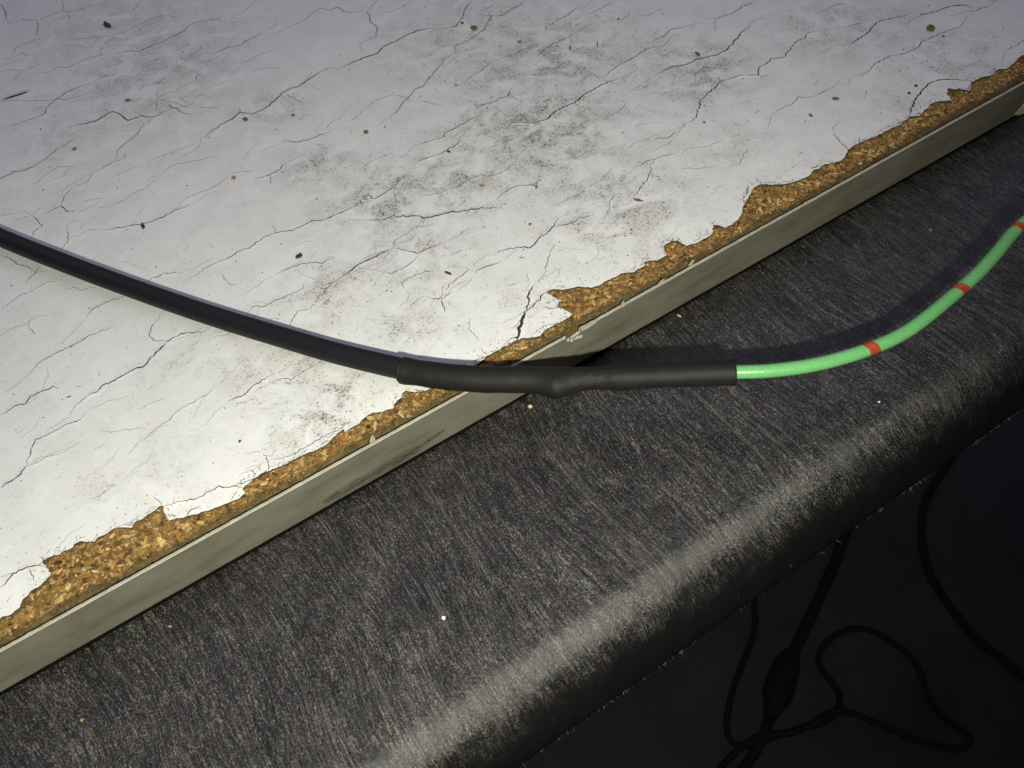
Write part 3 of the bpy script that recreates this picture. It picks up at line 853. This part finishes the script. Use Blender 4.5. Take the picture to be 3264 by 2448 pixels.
# ---- wood chips pressed into the exposed strip
TINTS = [(0.42, 0.255, 0.080), (0.36, 0.205, 0.060), (0.50, 0.325, 0.120), (0.29, 0.155, 0.042), (0.44, 0.28, 0.095), (0.23, 0.125, 0.036), (0.57, 0.40, 0.165), (0.38, 0.195, 0.055), (0.11, 0.055, 0.022), (0.46, 0.33, 0.14)]
def shard(ln, wd, th, rg):
    n = rg.choice((5, 6, 6, 7))
    pts = []
    for k in range(n):
        a = 2 * math.pi * (k + rg.uniform(-.3, .3)) / n
        ca, sa = math.cos(a), math.sin(a)
        pts.append((math.copysign(abs(ca) ** .7, ca) * ln / 2 * rg.uniform(.8, 1.1), math.copysign(abs(sa) ** .7, sa) * wd / 2 * rg.uniform(.75, 1.1)))
    V = [(x * .93, y * .88, th / 2 + rg.uniform(-.1, .1) * th) for x, y in pts] + [(x, y, -th / 2) for x, y in pts]
    F = [tuple(range(n))] + [(k, n + k, n + (k + 1) % n, (k + 1) % n) for k in range(n)]
    return V, F
M_CHIP = mat_chip()
v, f = [], []
sxs = [X0 + .001] + [-0.2 + 0.47 * i / 300 for i in range(301)] + [X1 - .001]
for x in sxs:
    wy = 0.00035 + 0.0002 * noise.noise(Vector((x * 160, 2, 6)))
    v.extend([(x, wy, ZT + .00002), (x, wy, -T_BAND - .0003 + .0015), (x, Y_IN - .0004, -T_BAND - .0003 + .0015), (x, Y_IN - .0004, ZT + .00002)])
for i in range(len(sxs) - 1):
    for k in range(4):
        k2 = (k + 1) % 4
        f.append((i * 4 + k, i * 4 + k2, (i + 1) * 4 + k2, (i + 1) * 4 + k))
M_FOOT = simple('black_base_strip', (0.0018, 0.0018, 0.0018), 0.9, 0.3, 400, 0, 0.1)
local(from_py('black_base_strip', v, f, M_FOOT), board)
def tint(me, cols):
    at = me.color_attributes.new('tint', 'FLOAT_COLOR', 'POINT')
    flat = []
    for c in cols: flat.extend((*c, 1))
    at.data.foreach_set('color', flat)
rg = random.Random(21)
variants = []
for k in range(40):
    ln = rg.uniform(0.0016, 0.0042); wd = ln * rg.uniform(.18, .55)
    V, F = shard(ln, wd, rg.uniform(.0002, .0004), rg)
    me = bpy.data.meshes.new('wood_chip'); me.from_pydata(V, [], F); me.update()
    me.materials.append(M_CHIP)
    b = TINTS[(k * 7) % len(TINTS)] if k % 10 != 9 else TINTS[6]
    s = rg.uniform(.8, 1.2)
    tint(me, [tuple(min(1, x * s) for x in b)] * len(V))
    variants.append((ln, me))

inv = R3.transposed()
def spot(lo, hi):
    while True:
        x = rg.uniform(-0.165, 0.25); y = rg.uniform(0.0016, 0.030)
        if in_lam(x, y - .0003): continue
        return x, y
def chip_rot(y):
    return Matrix.Rotation(rg.uniform(0, math.pi * 2), 4, 'Z') @ Matrix.Rotation(rg.gauss(0, .22), 4, 'Y') @ Matrix.Rotation(rg.gauss(0, .22), 4, 'X')
n_ch = 0
while n_ch < 280:
    x, y = spot(0, 0)
    if y < 0.0058: continue
    if x > 0.02 and rg.random() < .35: continue
    ln, me = rg.choice(variants)
    if any(in_lam(x + dx * ln * .5, y + dy * ln * .5) for dx, dy in ((1, 0), (-1, 0), (0, 1), (.7, .7), (-.7, .7))): 
        if rg.random() < .8: continue
    o = bpy.data.objects.new('wood_chip', me)
    col.objects.link(o)
    o.matrix_world = Matrix.Translation((x, y, min(core_z(x, y) + .00012, -.00045))) @ chip_rot(y)
    o.parent = board
    o.matrix_parent_inverse = Matrix.Translation(-board.location)
    n_ch += 1
v, f, cl = [], [], []
for k in range(5200):
    x, y = spot(0, 0)
    ln = abs(rg.gauss(.0010, .0006)) + .0004
    V, F = shard(ln, ln * rg.uniform(.12, .6), rg.uniform(.00012, .0003), rg)
    M = Matrix.Translation((x, y, min(core_z(x, y) + rg.uniform(-.0001, .00015), -.00042))) @ chip_rot(y)
    b = rg.choice(TINTS); s = rg.uniform(.55, 1.2)
    if y < .0047 + .0016 * noise.noise(Vector((x * 90, 0, 12))):      # glue-stained arris behind the band
        b = (.150, .105, .038); s = rg.uniform(.5, 1.1)
    k0 = len(v)
    v.extend([M @ Vector(q) for q in V]); f.extend([tuple(i + k0 for i in q) for q in F]); cl.extend([tuple(min(1, c * s) for c in b)] * len(V))
o = from_py('wood_fines', v, f, M_CHIP)
tint(o.data, cl)
tag(local(o, board), None, kind='stuff')

# ---- grey edge band with its worn upper lip
M_BAND, M_LIP = mat_band(), mat_lip()
gap0, gap1 = pixband(1806, 1078).x, pixband(1850, 1052).x
v, f, mi = [], [], []
nx = 1500
bx = [X0, -0.4, -0.25] + [-0.2 + 0.47 * i / nx for i in range(nx + 1)] + [0.35, 0.5, X1]
TB = 0.00105
for x in bx:
    w1 = 0.00012 * noise.noise(Vector((x * 400, 0, 0))) + 0.00008 * noise.noise(Vector((x * 1500, 3, 0)))
    nick = max(0, noise.noise(Vector((x * 230, 8, 0))) - .42) * .0011
    wz = -T_BAND + 0.0001 * noise.noise(Vector((x * 300, 5, 0))) + max(0, noise.noise(Vector((x * 110, 4, 0))) - .5) * .0012
    zt = 0.00005 + 0.00005 * noise.noise(Vector((x * 900, 1, 0))) - nick
    hole = gap0 < x < gap1
    if hole: zt = -0.0021 + .0005 * noise.noise(Vector((x * 1800, 1, 2))) + .0011 * ((x - gap0) / (gap1 - gap0))
    wy = 0.00005 * noise.noise(Vector((x * 120, 9, 0)))
    v.extend([(x, wy, wz), (x, wy, zt - .00018), (x, wy + .00014, zt), (x, TB - .0001 + w1, zt - .00003), (x, TB + w1, zt - .0002), (x, TB, wz)])
for i in range(len(bx) - 1):
    for k in range(6):
        k2 = (k + 1) % 6
        f.append((i * 6 + k, (i + 1) * 6 + k, (i + 1) * 6 + k2, i * 6 + k2)); mi.append(1 if k in (1, 2, 3) else 0)
f.append(tuple(reversed(range(6)))); mi.append(0)
f.append(tuple(range((len(bx) - 1) * 6, len(bx) * 6))); mi.append(0)
f = [tuple(reversed(q)) for q in f]
band = local(from_py('edge_band', v, f, [M_BAND, M_LIP]), board)
band.data.polygons.foreach_set('material_index', mi)
band['label'] = 'grey plastic edge band with worn pale lip and a missing bite'
# splinter of lip standing out beside the bite, and dried glue flecks along the lip
def flake(name, pts, th, z0, mat, tilt=0):
    n = len(pts)
    V = [(p.x, p.y, p.z + th / 2) for p in pts] + [(p.x, p.y, p.z - th / 2) for p in pts]
    F = [tuple(range(n)), tuple(reversed(range(n, 2 * n)))] + [(k, n + k, n + (k + 1) % n, (k + 1) % n) for k in range(n)]
    o = from_py(name, V, F, mat)
    bm = bmesh.new(); bm.from_mesh(o.data); bmesh.ops.recalc_face_normals(bm, faces=bm.faces[:]); bm.to_mesh(o.data); bm.free()
    return local(o, board)
def P3(ox, oy, s, pts, z): return [pix(ox + x * s, oy + y * s, z) for x, y in pts]
flake('lip_splinter', P3(1650, 900, S3, [(1090, 800), (1130, 850), (1250, 790), (1400, 690), (1385, 672), (1300, 690), (1220, 745)], .0004), .0007, 0, M_LIP)
flake('lip_splinter', P3(1650, 900, S3, [(1370, 650), (1400, 672), (1450, 655), (1440, 625)], .0004), .0005, 0, M_LIP)
flake('lip_splinter', P3(1650, 900, S3, [(920, 1030), (975, 1030), (970, 995), (930, 995)], -.0009), .0008, 0, M_LIP)
flake('lip_splinter', P3(1650, 900, S3, [(985, 1005), (1060, 985), (1140, 955), (1130, 930), (1040, 960)], -.0011), .0006, 0, M_LIP)
M_GLUE = simple('dried_glue', (0.36, 0.33, 0.22), 0.35, 0.3, 900)
flake('glue_fleck', P3(1650, 900, S3, [(1830, 440), (1880, 420), (1880, 350), (1850, 330), (1815, 400)], .0004), .0003, 0, M_GLUE)
flake('glue_fleck', P3(1100, 1250, S2, [(290, 590), (340, 605), (355, 560), (330, 500), (300, 520)], .0001), .0003, 0, M_GLUE)
flake('glue_fleck', P3(1100, 1250, S2, [(720, 290), (780, 290), (770, 270), (730, 265)], -.0004), .0003, 0, M_GLUE)
flake('glue_fleck', P3(2000, 600, S2, [(715, 910), (760, 900), (790, 850), (760, 840)], .0), .0003, 0, M_GLUE)
flake('glue_fleck', P3(2000, 600, S2, [(360, 1120), (410, 1110), (440, 1060), (400, 1080)], .0002), .0003, 0, M_GLUE)
flake('glue_fleck', P3(2000, 600, S2, [(2060, 195), (2110, 190), (2120, 150), (2080, 165)], .0005), .0003, 0, M_GLUE)

p_ = [pixband(2864 + x * S3, 100 + y * S3) for x, y in [(2040, 1468), (2100, 1400), (2180, 1310), (2260, 1210), (2300, 1400), (2120, 1472)]]
V = [(p.x, -.0003, p.z) for p in p_] + [(p.x, .0, p.z) for p in p_]
n6 = len(p_)
local(from_py('pale_flake', V, [tuple(reversed(range(n6)))] + [(k, n6 + k, n6 + (k + 1) % n6, (k + 1) % n6) for k in range(n6)], M_LIP), board)

# ------------------------------------------------------------------ spliced cable
cable = empty('spliced_cable', (0, 0, 0))
tag(cable, 'black cable spliced to green wire under a black sleeve', 'cable')
R_CAB, R_SLV, R_WIRE = 0.00345, 0.00410, 0.00205
Z_AX = 0.0044
cab_px = [(-420, 540, .011), (-160, 675, .0085), (0, 756, .0072), (230, 848, .006), (472, 937, .005), (686, 1010, .0046), (925, 1083, .0044), (1088, 1130, Z_AX), (1287, 1177, Z_AX), (1345, 1186, Z_AX)]
cab_path = catmull([pix(x, y, z) for x, y, z in cab_px], 0.0012)
M_SHEATH = mat_rubber('black_cable_sheath', (0.0055, 0.0060, 0.0080), 0.58, 0.00004, 700)
M_SLEEVE = mat_rubber('black_shrink_sleeve', (0.0060, 0.0056, 0.0046), 0.66, 0.00006, 1500)
vv, ff = sweep(cab_path, lambda q: R_CAB, 28)
local(from_py('black_sheath', vv, ff, M_SHEATH, None, True), cable)
slv_px = [(1284, 1180), (1312, 1185), (1400, 1198), (1486, 1206), (1600, 1210), (1685, 1210), (1790, 1211), (1884, 1206), (2000, 1202), (2132, 1196), (2240, 1192), (2343, 1188)]
slv_path = catmull([pix(x, y, Z_AX) for x, y in slv_px], 0.0007)
def slv_r(q):
    # full over the cable, slimmer over the wire, slightly open at both cut ends
    r = R_SLV * (1 - .10 * max(0, min(1, (q - .45) / .2))) 
    r += .00022 * math.exp(-((q - .005) / .02) ** 2)
    r += .00014 * math.exp(-((q - 1) / .02) ** 2)
    r -= .00042 * math.exp(-((q - .580) / .036) ** 2)
    r += .00022 * math.exp(-((q - .68) / .03) ** 2)
    return r
def slv_w(q, a, r):
    # the bulge of the joint pushes out on the near underside
    d = math.cos(a - math.radians(-8))
    r += .00195 * math.exp(-((q - .478) / .040) ** 2) * max(0, d) ** 1.5
    r += .00035 * math.exp(-((q - .475) / .02) ** 2) * max(0, math.cos(a - math.radians(42))) ** 5
    r += .00035 * math.exp(-((q - .655) / .02) ** 2) * max(0, math.cos(a - math.radians(50))) ** 5
    r += .00014 * noise.noise(Vector((q * 26, math.cos(a) * .8, math.sin(a) * .8))) + (.00005 + .00024 * math.exp(-((q - .60) / .10) ** 2)) * noise.noise(Vector((q * 75, math.cos(a) * 2, math.sin(a) * 2)))
    return r
vv, ff = sweep(slv_path, slv_r, 40, True, slv_w)
sleeve = local(from_py('shrink_sleeve', vv, ff, M_SLEEVE, None, True), cable)
wire_px = [(2320, 1187, Z_AX), (2343, 1186, Z_AX), (2462, 1181, .0043), (2612, 1159, .0041), (2771, 1112, .0040), (2910, 1043, .0040), (3085, 900, .0040), (3162, 822, .0041), (3226, 745, .0042), (3266, 709, .0043), (3330, 662, .0045), (3450, 590, .0050), (3700, 480, .006)]
wire_path = catmull([pix(x, y, z) for x, y, z in wire_px], 0.0009)
t = NT('green_wire_insulation')
a = t.noise(t.coords(), 900, 4, 0.6)
t.l(t.ramp(a, [(0.3, (0.118, 0.36, 0.125)), (0.7, (0.150, 0.425, 0.155))]), t.b.inputs['Base Color'])
dirt = t.ramp(t.noise(t.coords(), 2200, 4, 0.7), [(0.62, 0.0), (0.75, 0.45)])
t.l(t.mix(dirt, t.b.inputs['Base Color'].links[0].from_socket, (0.06, 0.16, 0.07)), t.b.inputs['Base Color'])
t.set('Roughness', 0.33); t.set('Specular IOR Level', 0.5); t.bump(a, 0.8, 0.00010)
M_GREEN = t.m
vv, ff = sweep(wire_path, lambda q: R_WIRE, 28)
wire = local(from_py('green_wire', vv, ff, M_GREEN, None, True), cable)
wire['label'] = 'light green insulated wire with red bands'
M_RED = simple('red_band_paint', (0.34, 0.045, 0.016), 0.55, 0.5, 1600)
for (x, y, wpx, sk) in [(2768, 1114, 38, .35), (3061, 926, 34, .45), (3240, 730, 28, .3)]:
    c0 = pix(x, y, .0041)
    i = min(range(len(wire_path)), key=lambda k: (wire_path[k] - c0).length)
    c0 = wire_path[i]; tg = (wire_path[i + 1] - wire_path[i - 1]).normalized()
    sd = tg.cross(Vector((0, 0, 1))).normalized(); up = sd.cross(tg)
    hw = mm(wpx, c0) / 2
    # painted band: skewed, with slightly uneven edges; it bends with the wire
    V, F = [], []
    n, m2 = 36, 5
    for j in range(m2):
        for k in range(n):
            aa = 2 * math.pi * k / n
            off = hw * (2 * j / (m2 - 1) - 1) + sk * R_WIRE * math.cos(aa + .4) + .00035 * noise.noise(Vector((math.cos(aa) * 2.5, math.sin(aa) * 2.5, j // 3 * 7 + x)))
            kk = i + off / 0.0009
            # follow the wire's own curve
            s0 = 0; ii = i; rem = off
            step = 1 if rem > 0 else -1
            pt = wire_path[i].copy(); rem = abs(rem)
            while rem > 1e-9:
                nxt = wire_path[ii + step]; L = (nxt - pt).length
                if L >= rem: pt = pt + (nxt - pt) * (rem / L); rem = 0
                else: pt = nxt.copy(); ii += step; rem -= L
            t2 = (wire_path[ii + 1] - wire_path[ii - 1]).normalized()
            s2 = t2.cross(Vector((0, 0, 1))).normalized(); u2 = s2.cross(t2)
            V.append(pt + (s2 * math.cos(aa) + u2 * math.sin(aa)) * (R_WIRE + .00005))
    for j in range(m2 - 1):
        for k in range(n):
            k2 = (k + 1) % n
            F.append((j * n + k, (j + 1) * n + k, (j + 1) * n + k2, j * n + k2))
    rb = from_py('red_ring', V, F, M_RED, None, True)
    rb.parent = wire

# ------------------------------------------------------------------ crumbs lying on the board and the worktop
M_CR = {'brown': simple('crumb_brown', (0.17, 0.095, 0.032), .8, .4, 900, .0003), 'ochre': simple('crumb_ochre', (0.30, 0.20, 0.055), .8, .3, 900, .0002),
        'olive': simple('crumb_olive', (0.14, 0.115, 0.045), .8, .4, 900, .0002), 'dark': simple('crumb_dark', (0.035, 0.03, 0.02), .8, .5, 900, .0003),
        'black': simple('crumb_black', (0.008, 0.008, 0.008), .8, .4, 900), 'cream': simple('crumb_cream', (0.50, 0.44, 0.28), .7, .3, 900), 'white': simple('crumb_white', (0.80, 0.79, 0.74), .6, .1, 900),
        'red': simple('crumb_red', (0.07, 0.022, 0.015), .8, .3, 900)}
rg = random.Random(5)
def pebble(lx, ly, lz, ang, rg, sub=2):
    bm = bmesh.new()
    bmesh.ops.create_icosphere(bm, subdivisions=sub, radius=0.5)
    sd = rg.uniform(0, 99)
    for q in bm.verts:
        k = 1 + .85 * noise.noise(q.co * 2.6 + Vector((sd, 0, 0)))
        q.co = q.co * k
        q.co.z = max(q.co.z, -.32)
        q.co = Vector((q.co.x * lx, q.co.y * ly, q.co.z * lz))
    bmesh.ops.rotate(bm, verts=bm.verts[:], matrix=Matrix.Rotation(ang, 3, 'Z'))
    lo = min(q.co.z for q in bm.verts)
    bmesh.ops.translate(bm, verts=bm.verts[:], vec=(0, 0, -lo))
    return bm
def crumb(x, y, wpx, hpx, deg, colr, label, z=0.0, group=None, name='wood_crumb'):
    p = pix(x, y, z)
    # photo direction -> direction on the surface
    a = math.radians(deg)
    q = pix(x + 20 * math.cos(a), y - 20 * math.sin(a), z) - p
    ang = math.atan2(q.y, q.x)
    lx = .86 * wpx / 20 * q.length
    a2 = a + math.pi / 2
    q2 = pix(x + 20 * math.cos(a2), y - 20 * math.sin(a2), z) - p
    ly = .86 * hpx / 20 * q2.length
    lz = min(lx, ly) * .55
    bm = pebble(lx, min(ly, lx * 1.1), lz, ang, rg)
    me = bpy.data.meshes.new(name); bm.to_mesh(me); bm.free()
    o = link(name, me, M_CR[colr])
    o.location = (p.x, p.y, z + .00003)
    tag(o, label, 'crumb', group)
    return o
G = 'crumbs lying on the white board'
BOARD_CRUMBS = [
 (341, 82, 26, 13, -35, 'dark', 'dark grey crumb near the top left corner of the white board'),
 (408, 321, 21, 6, 4, 'olive', 'thin olive crumb left of the fan of black scratches'),
 (239, 476, 16, 7, 6, 'olive', 'small olive crumb nearest the left end of the board, above black cable'),
 (783, 383, 15, 11, -30, 'brown', 'brown oval crumb just below a forked crack, upper left of board'),
 (935, 369, 12, 9, 20, 'olive', 'olive crumb on a grimy patch right of the forked crack'),
 (746, 570, 17, 26, 15, 'ochre', 'ochre chip stuck in a pitted spot at the end of a crack'),
 (456, 722, 19, 14, -60, 'dark', 'dark brown crumb in a pit on the crack above the black cable'),
 (955, 818, 24, 12, 25, 'dark', 'lone dark crumb on clean white area mid board, above the cable'),
 (1512, 94, 23, 20, 0, 'brown', 'largest brown crumb at the top middle of the board'),
 (1474, 75, 10, 9, 0, 'black', 'round black crumb left of the largest brown crumb'),
 (1657, 136, 16, 8, -20, 'ochre', 'orange tan crumb right of the largest brown crumb'),
 (1817, 153, 19, 7, 85, 'ochre', 'upright ochre splinter near the top centre of the board'),
 (1904, 142, 19, 4, 85, 'olive', 'thin dark upright splinter right of the ochre splinter'),
 (1167, 424, 17, 11, 5, 'brown', 'tan brown crumb on the grimy middle left of the board'),
 (1971, 62, 9, 8, 0, 'brown', 'tiny brown crumb at the top, right of centre'),
 (1753, 450, 9, 9, 0, 'ochre', 'tiny ochre crumb in the middle of the grimy field'),
 (1984, 424, 7, 7, 0, 'ochre', 'tiny ochre dot right of the grimy field, under long dark crack'),
 (1538, 594, 15, 8, 15, 'ochre', 'ochre crumb above the crack with a hooked end'),
 (1710, 595, 18, 6, 80, 'brown', 'brown splinter hanging off the hooked crack end'),
 (1430, 485, 12, 7, -30, 'dark', 'dark crumb at the bend of a curling crack mid board'),
 (2033, 639, 33, 8, -15, 'brown', 'longest brown stick below a short upright crack'),
 (2223, 174, 18, 9, -40, 'brown', 'brown seed shaped crumb on dark crack, upper right'),
 (2966, 93, 29, 17, 8, 'olive', 'big olive oval crumb near the top right corner'),
 (3007, 117, 11, 11, 0, 'olive', 'small olive crumb below the big olive oval one'),
 (2664, 317, 22, 9, 5, 'olive', 'grey brown crumb on the faint pale scratch, right of board'),
 (2584, 369, 16, 8, -35, 'olive', 'slanted grey crumb beside the faint pale scratch, lower one'),
 (2920, 274, 15, 5, 25, 'black', 'black dash shaped crumb left of the curved crack, far right'),
 (2897, 298, 9, 7, 30, 'black', 'small black crumb under the black dash shaped one'),
 (2245, 392, 10, 9, 0, 'olive', 'olive crumb under the long jagged crack, right half'),
 (1429, 872, 25, 8, -15, 'red', 'reddish brown bark crumb above the black sleeve'),
 (1747, 966, 17, 4, 12, 'ochre', 'straw coloured sliver near the sharp tear by the wide crack'),
 (765, 1407, 11, 9, 0, 'red', 'dark red crumb on clean white area near the lower torn edge'),
 (1662, 822, 19, 4, 4, 'ochre', 'thin straw sliver below the branching crack, centre right'),
 (1961, 753, 14, 4, 28, 'ochre', 'left one of the straw bits clustered near the torn edge'),
 (1994, 753, 11, 4, -20, 'ochre', 'right one of the straw bits clustered near the torn edge'),
 (2013, 733, 9, 4, -45, 'dark', 'dark bit above the straw bits near the torn edge'),
 (1690, 716, 10, 6, 45, 'brown', 'brown crumb above the middle branching crack'),
 (221, 1265, 20, 3, 18, 'black', 'black hair thin dash below the black cable, left side'),
 (50, 306, 100, 4, 18, 'dark', 'long dark splinter at the left edge of the picture')]
for c_ in BOARD_CRUMBS: crumb(*c_, z=0.00004, group=G, name='splinter' if 'splinter' in c_[6] or 'sliver' in c_[6] or 'stick' in c_[6] else 'wood_crumb')
G2 = 'crumbs lying on the black worktop'
for c_ in [
 (1689, 1297, 17, 12, -20, 'cream', 'cream flake on the worktop just below the bulged sleeve'),
 (1414, 1970, 14, 14, 0, 'white', 'bright white crumb on the front of the black worktop'),
 (262, 2295, 17, 13, -40, 'ochre', 'tan crumb at the lower left of the black worktop'),
 (542, 1997, 11, 5, -30, 'cream', 'tiny pale crumb on worktop near the grey edge band, left'),
 (2164, 1007, 17, 5, -20, 'cream', 'pale sliver on worktop beside edge band above green wire'),
 (2802, 1282, 8, 7, 0, 'white', 'white dot on worktop below the green wire'),
 (2966, 734, 14, 9, -25, 'brown', 'tan crumb on worktop between edge band and green wire')]:
    crumb(*c_, z=ZT + .00002, group=G2)
# black dust grains over the board
v, f = [], []
def grain(p, r):
    k = len(v)
    pts = []
    for a in range(5):
        an = 2 * math.pi * a / 5 + rg.uniform(-.3, .3)
        pts.append(Vector((math.cos(an) * r * rg.uniform(.6, 1.2), math.sin(an) * r * rg.uniform(.6, 1.2), 0)))
    for q in pts: v.append(p + q)
    for q in pts: v.append(p + q * .5 + Vector((0, 0, r * .7)))
    f.append(tuple(range(k + 5, k + 10)))
    for a in range(5): f.append((k + a, k + (a + 1) % 5, k + 5 + (a + 1) % 5, k + 5 + a))
for (ox, oy, pts) in [(0, 0, [(580, 72, 6), (770, 160, 7), (1280, 480, 9), (1007, 602, 8), (260, 830, 12), (320, 1070, 8), (1340, 883, 8), (2030, 1277, 10), (1200, 1190, 9), (1170, 335, 9), (900, 677, 6), (1050, 600, 6), (1265, 520, 6), (1550, 540, 5), (337, 1020, 5), (365, 1108, 5), (440, 703, 4), (1300, 945, 4), (1590, 1030, 5), (618, 948, 4)]),
                      (1088, 0, [(967, 430, 9), (632, 492, 9), (935, 695, 10), (278, 815, 11), (278, 995, 7), (170, 48, 6), (1560, 437, 9), (1243, 967, 8), (1460, 945, 6), (1065, 1203, 9), (1236, 1295, 7), (2030, 1132, 11), (1612, 1505, 9), (1805, 1462, 8), (1850, 1455, 6), (1178, 1420, 8), (1970, 1460, 6), (845, 1522, 5), (1237, 1142, 9), (1560, 1575, 5), (200, 397, 5)]),
                      (2164, 0, [(980, 115, 8), (572, 90, 7), (755, 180, 8), (165, 678, 9), (785, 980, 9), (730, 1072, 8), (810, 777, 8), (705, 777, 6), (1330, 565, 6), (1200, 592, 9), (1415, 455, 10), (1295, 727, 9), (795, 525, 6), (930, 385, 5), (1438, 318, 9), (1700, 345, 7), (1285, 400, 8), (1505, 373, 8)]),
                      (0, 812, [(103, 1125, 9), (85, 895, 7), (280, 1045, 9), (637, 770, 8), (815, 593, 7), (1340, 255, 8), (1348, 1200, 8), (1440, 982, 9), (1225, 1017, 5), (1160, 1335, 5), (1800, 1053, 9), (1447, 1238, 5), (1403, 605, 7), (1575, 1268, 5)]),
                      (1088, 812, [(1452, 153, 8), (752, 455, 9), (323, 235, 10), (513, 375, 5), (1345, 378, 9), (1298, 435, 8), (1180, 540, 6)])]:
    for (x, y, d) in pts:
        p = pix(ox + x * S1, oy + y * S1, .00005)
        grain(p, mm(d * S1 * .62, p))
for k in range(500):
    x, y = rg.uniform(-50, 3300), rg.uniform(-50, 1750)
    if y > 1980 - .57 * x: continue
    p = pix(x, y, .00005)
    grain(p, mm(rg.choice((1.2, 1.5, 1.8, 2.6)), p))
dust = from_py('black_dust', v, f, M_CR['black'])
tag(dust, 'fine black dust grains scattered over the white board', 'dust', kind='stuff')

v, f = [], []
for k in range(420):
    p = rg.choice(edge2)
    if not -0.17 < p.x < 0.25: continue
    q = p + Vector((rg.gauss(0, .002), abs(rg.gauss(0, .0035)) + .0004))
    if rg.random() < .92: grain(Vector((q.x, q.y, .00005)), rg.uniform(.00010, .00028))
    else: grain(Vector((q.x, -.0008 - abs(rg.gauss(0, .006)), ZT + .00003)), rg.uniform(.00010, .00026))
tag(from_py('wood_dust', v, f, M_CR['ochre']), 'fine wood dust crumbled from the torn chipboard edge', 'dust', kind='stuff')

# ------------------------------------------------------------------ cords on the floor
M_CORD = simple('black_rubber_cord', (0.0035, 0.0035, 0.0037), 0.85, 0.3, 200)
def floor_path(pts, r, lift=0.0):
    out = []
    for q in pts:
        x, y = q[0], q[1]
        out.append(pix(x, y, Z_FLOOR + r + (q[2] if len(q) > 2 else 0)))
    return catmull(out, 0.004)
def cord(name, label, pts, r, cat='cord', parent=None):
    path = floor_path(pts, r)
    vv, ff = sweep(path, lambda q: r, 14)
    o = from_py(name, vv, ff, M_CORD, None, True)
    if parent: local(o, parent)
    else: tag(o, label, cat, 'dark cords on the floor')
    return o
z6 = lambda pts: zoomed(2164, 812, S1, pts)
z8 = lambda pts: zoomed(2164, 1623, S1, pts)
cord('floor_cord', 'thick dark cord curving down the right side of the floor', z6([(1990, 900), (1880, 1090), (1800, 1210), (1720, 1340), (1640, 1470), (1590, 1560)]) + z8([(1560, 50), (1558, 200), (1590, 360), (1650, 490), (1760, 650), (1900, 820), (2060, 950), (2212, 1070), (2500, 1250)]), 0.0047)
cord('looped_cord', 'thin dark cord lying in a wide loop on the floor', [(q[0], q[1], h) for q, h in zip(z8([(430, 350), (470, 500), (485, 640), (488, 720), (470, 830), (405, 1000), (350, 1150), (315, 1300), (308, 1420), (350, 1500), (450, 1515), (600, 1465), (760, 1410), (900, 1375), (990, 1315), (1035, 1220), (1000, 1130), (925, 1045), (895, 960), (930, 875), (1020, 800), (1150, 765), (1280, 800), (1400, 875), (1500, 960), (1560, 1080), (1615, 1230), (1700, 1335), (1800, 1410), (1868, 1475), (1820, 1530), (1700, 1530), (1500, 1470), (1300, 1385), (1100, 1305), (980, 1305), (850, 1385), (700, 1440), (540, 1450), (400, 1530), (250, 1680), (120, 1850)]),
     [0] * 34 + [.006, .008, .009, .009, .009, .006, .0, .0])], 0.0034)
plug = empty('plug_cord', pix(*z8([(620, 1200)])[0], Z_FLOOR))
tag(plug, 'dark cord with a fat moulded connector standing near the loop', 'cord', 'dark cords on the floor')
cord('cable', None, z8([(1160, -60), (1100, 80), (1050, 200), (1000, 340), (905, 560), (825, 730), (765, 860), (725, 950)]), 0.0062, parent=plug)
cord('cable', None, z8([(600, 1290), (575, 1350), (555, 1420), (500, 1540), (420, 1659), (330, 1800)]), 0.0055, parent=plug)
bp = catmull([pix(*q, Z_FLOOR + .0155) for q in z8([(735, 905), (700, 990), (655, 1120), (615, 1240), (580, 1350)])], 0.004)
def plug_r(q):
    k = [(0, .006), (.10, .010), (.22, .0140), (.5, .0155), (.68, .0150), (.8, .011), (.9, .0085), (1, .0058)]
    for (a, ra), (b, rb_) in zip(k, k[1:]):
        if q <= b: return ra + (rb_ - ra) * (q - a) / (b - a)
    return k[-1][1]
vv, ff = sweep(bp, plug_r, 20, True, lambda q, a, r: r * (1 - .10 * abs(math.sin(2 * a))))
local(from_py('connector_body', vv, ff, M_CORD, None, True), plug)
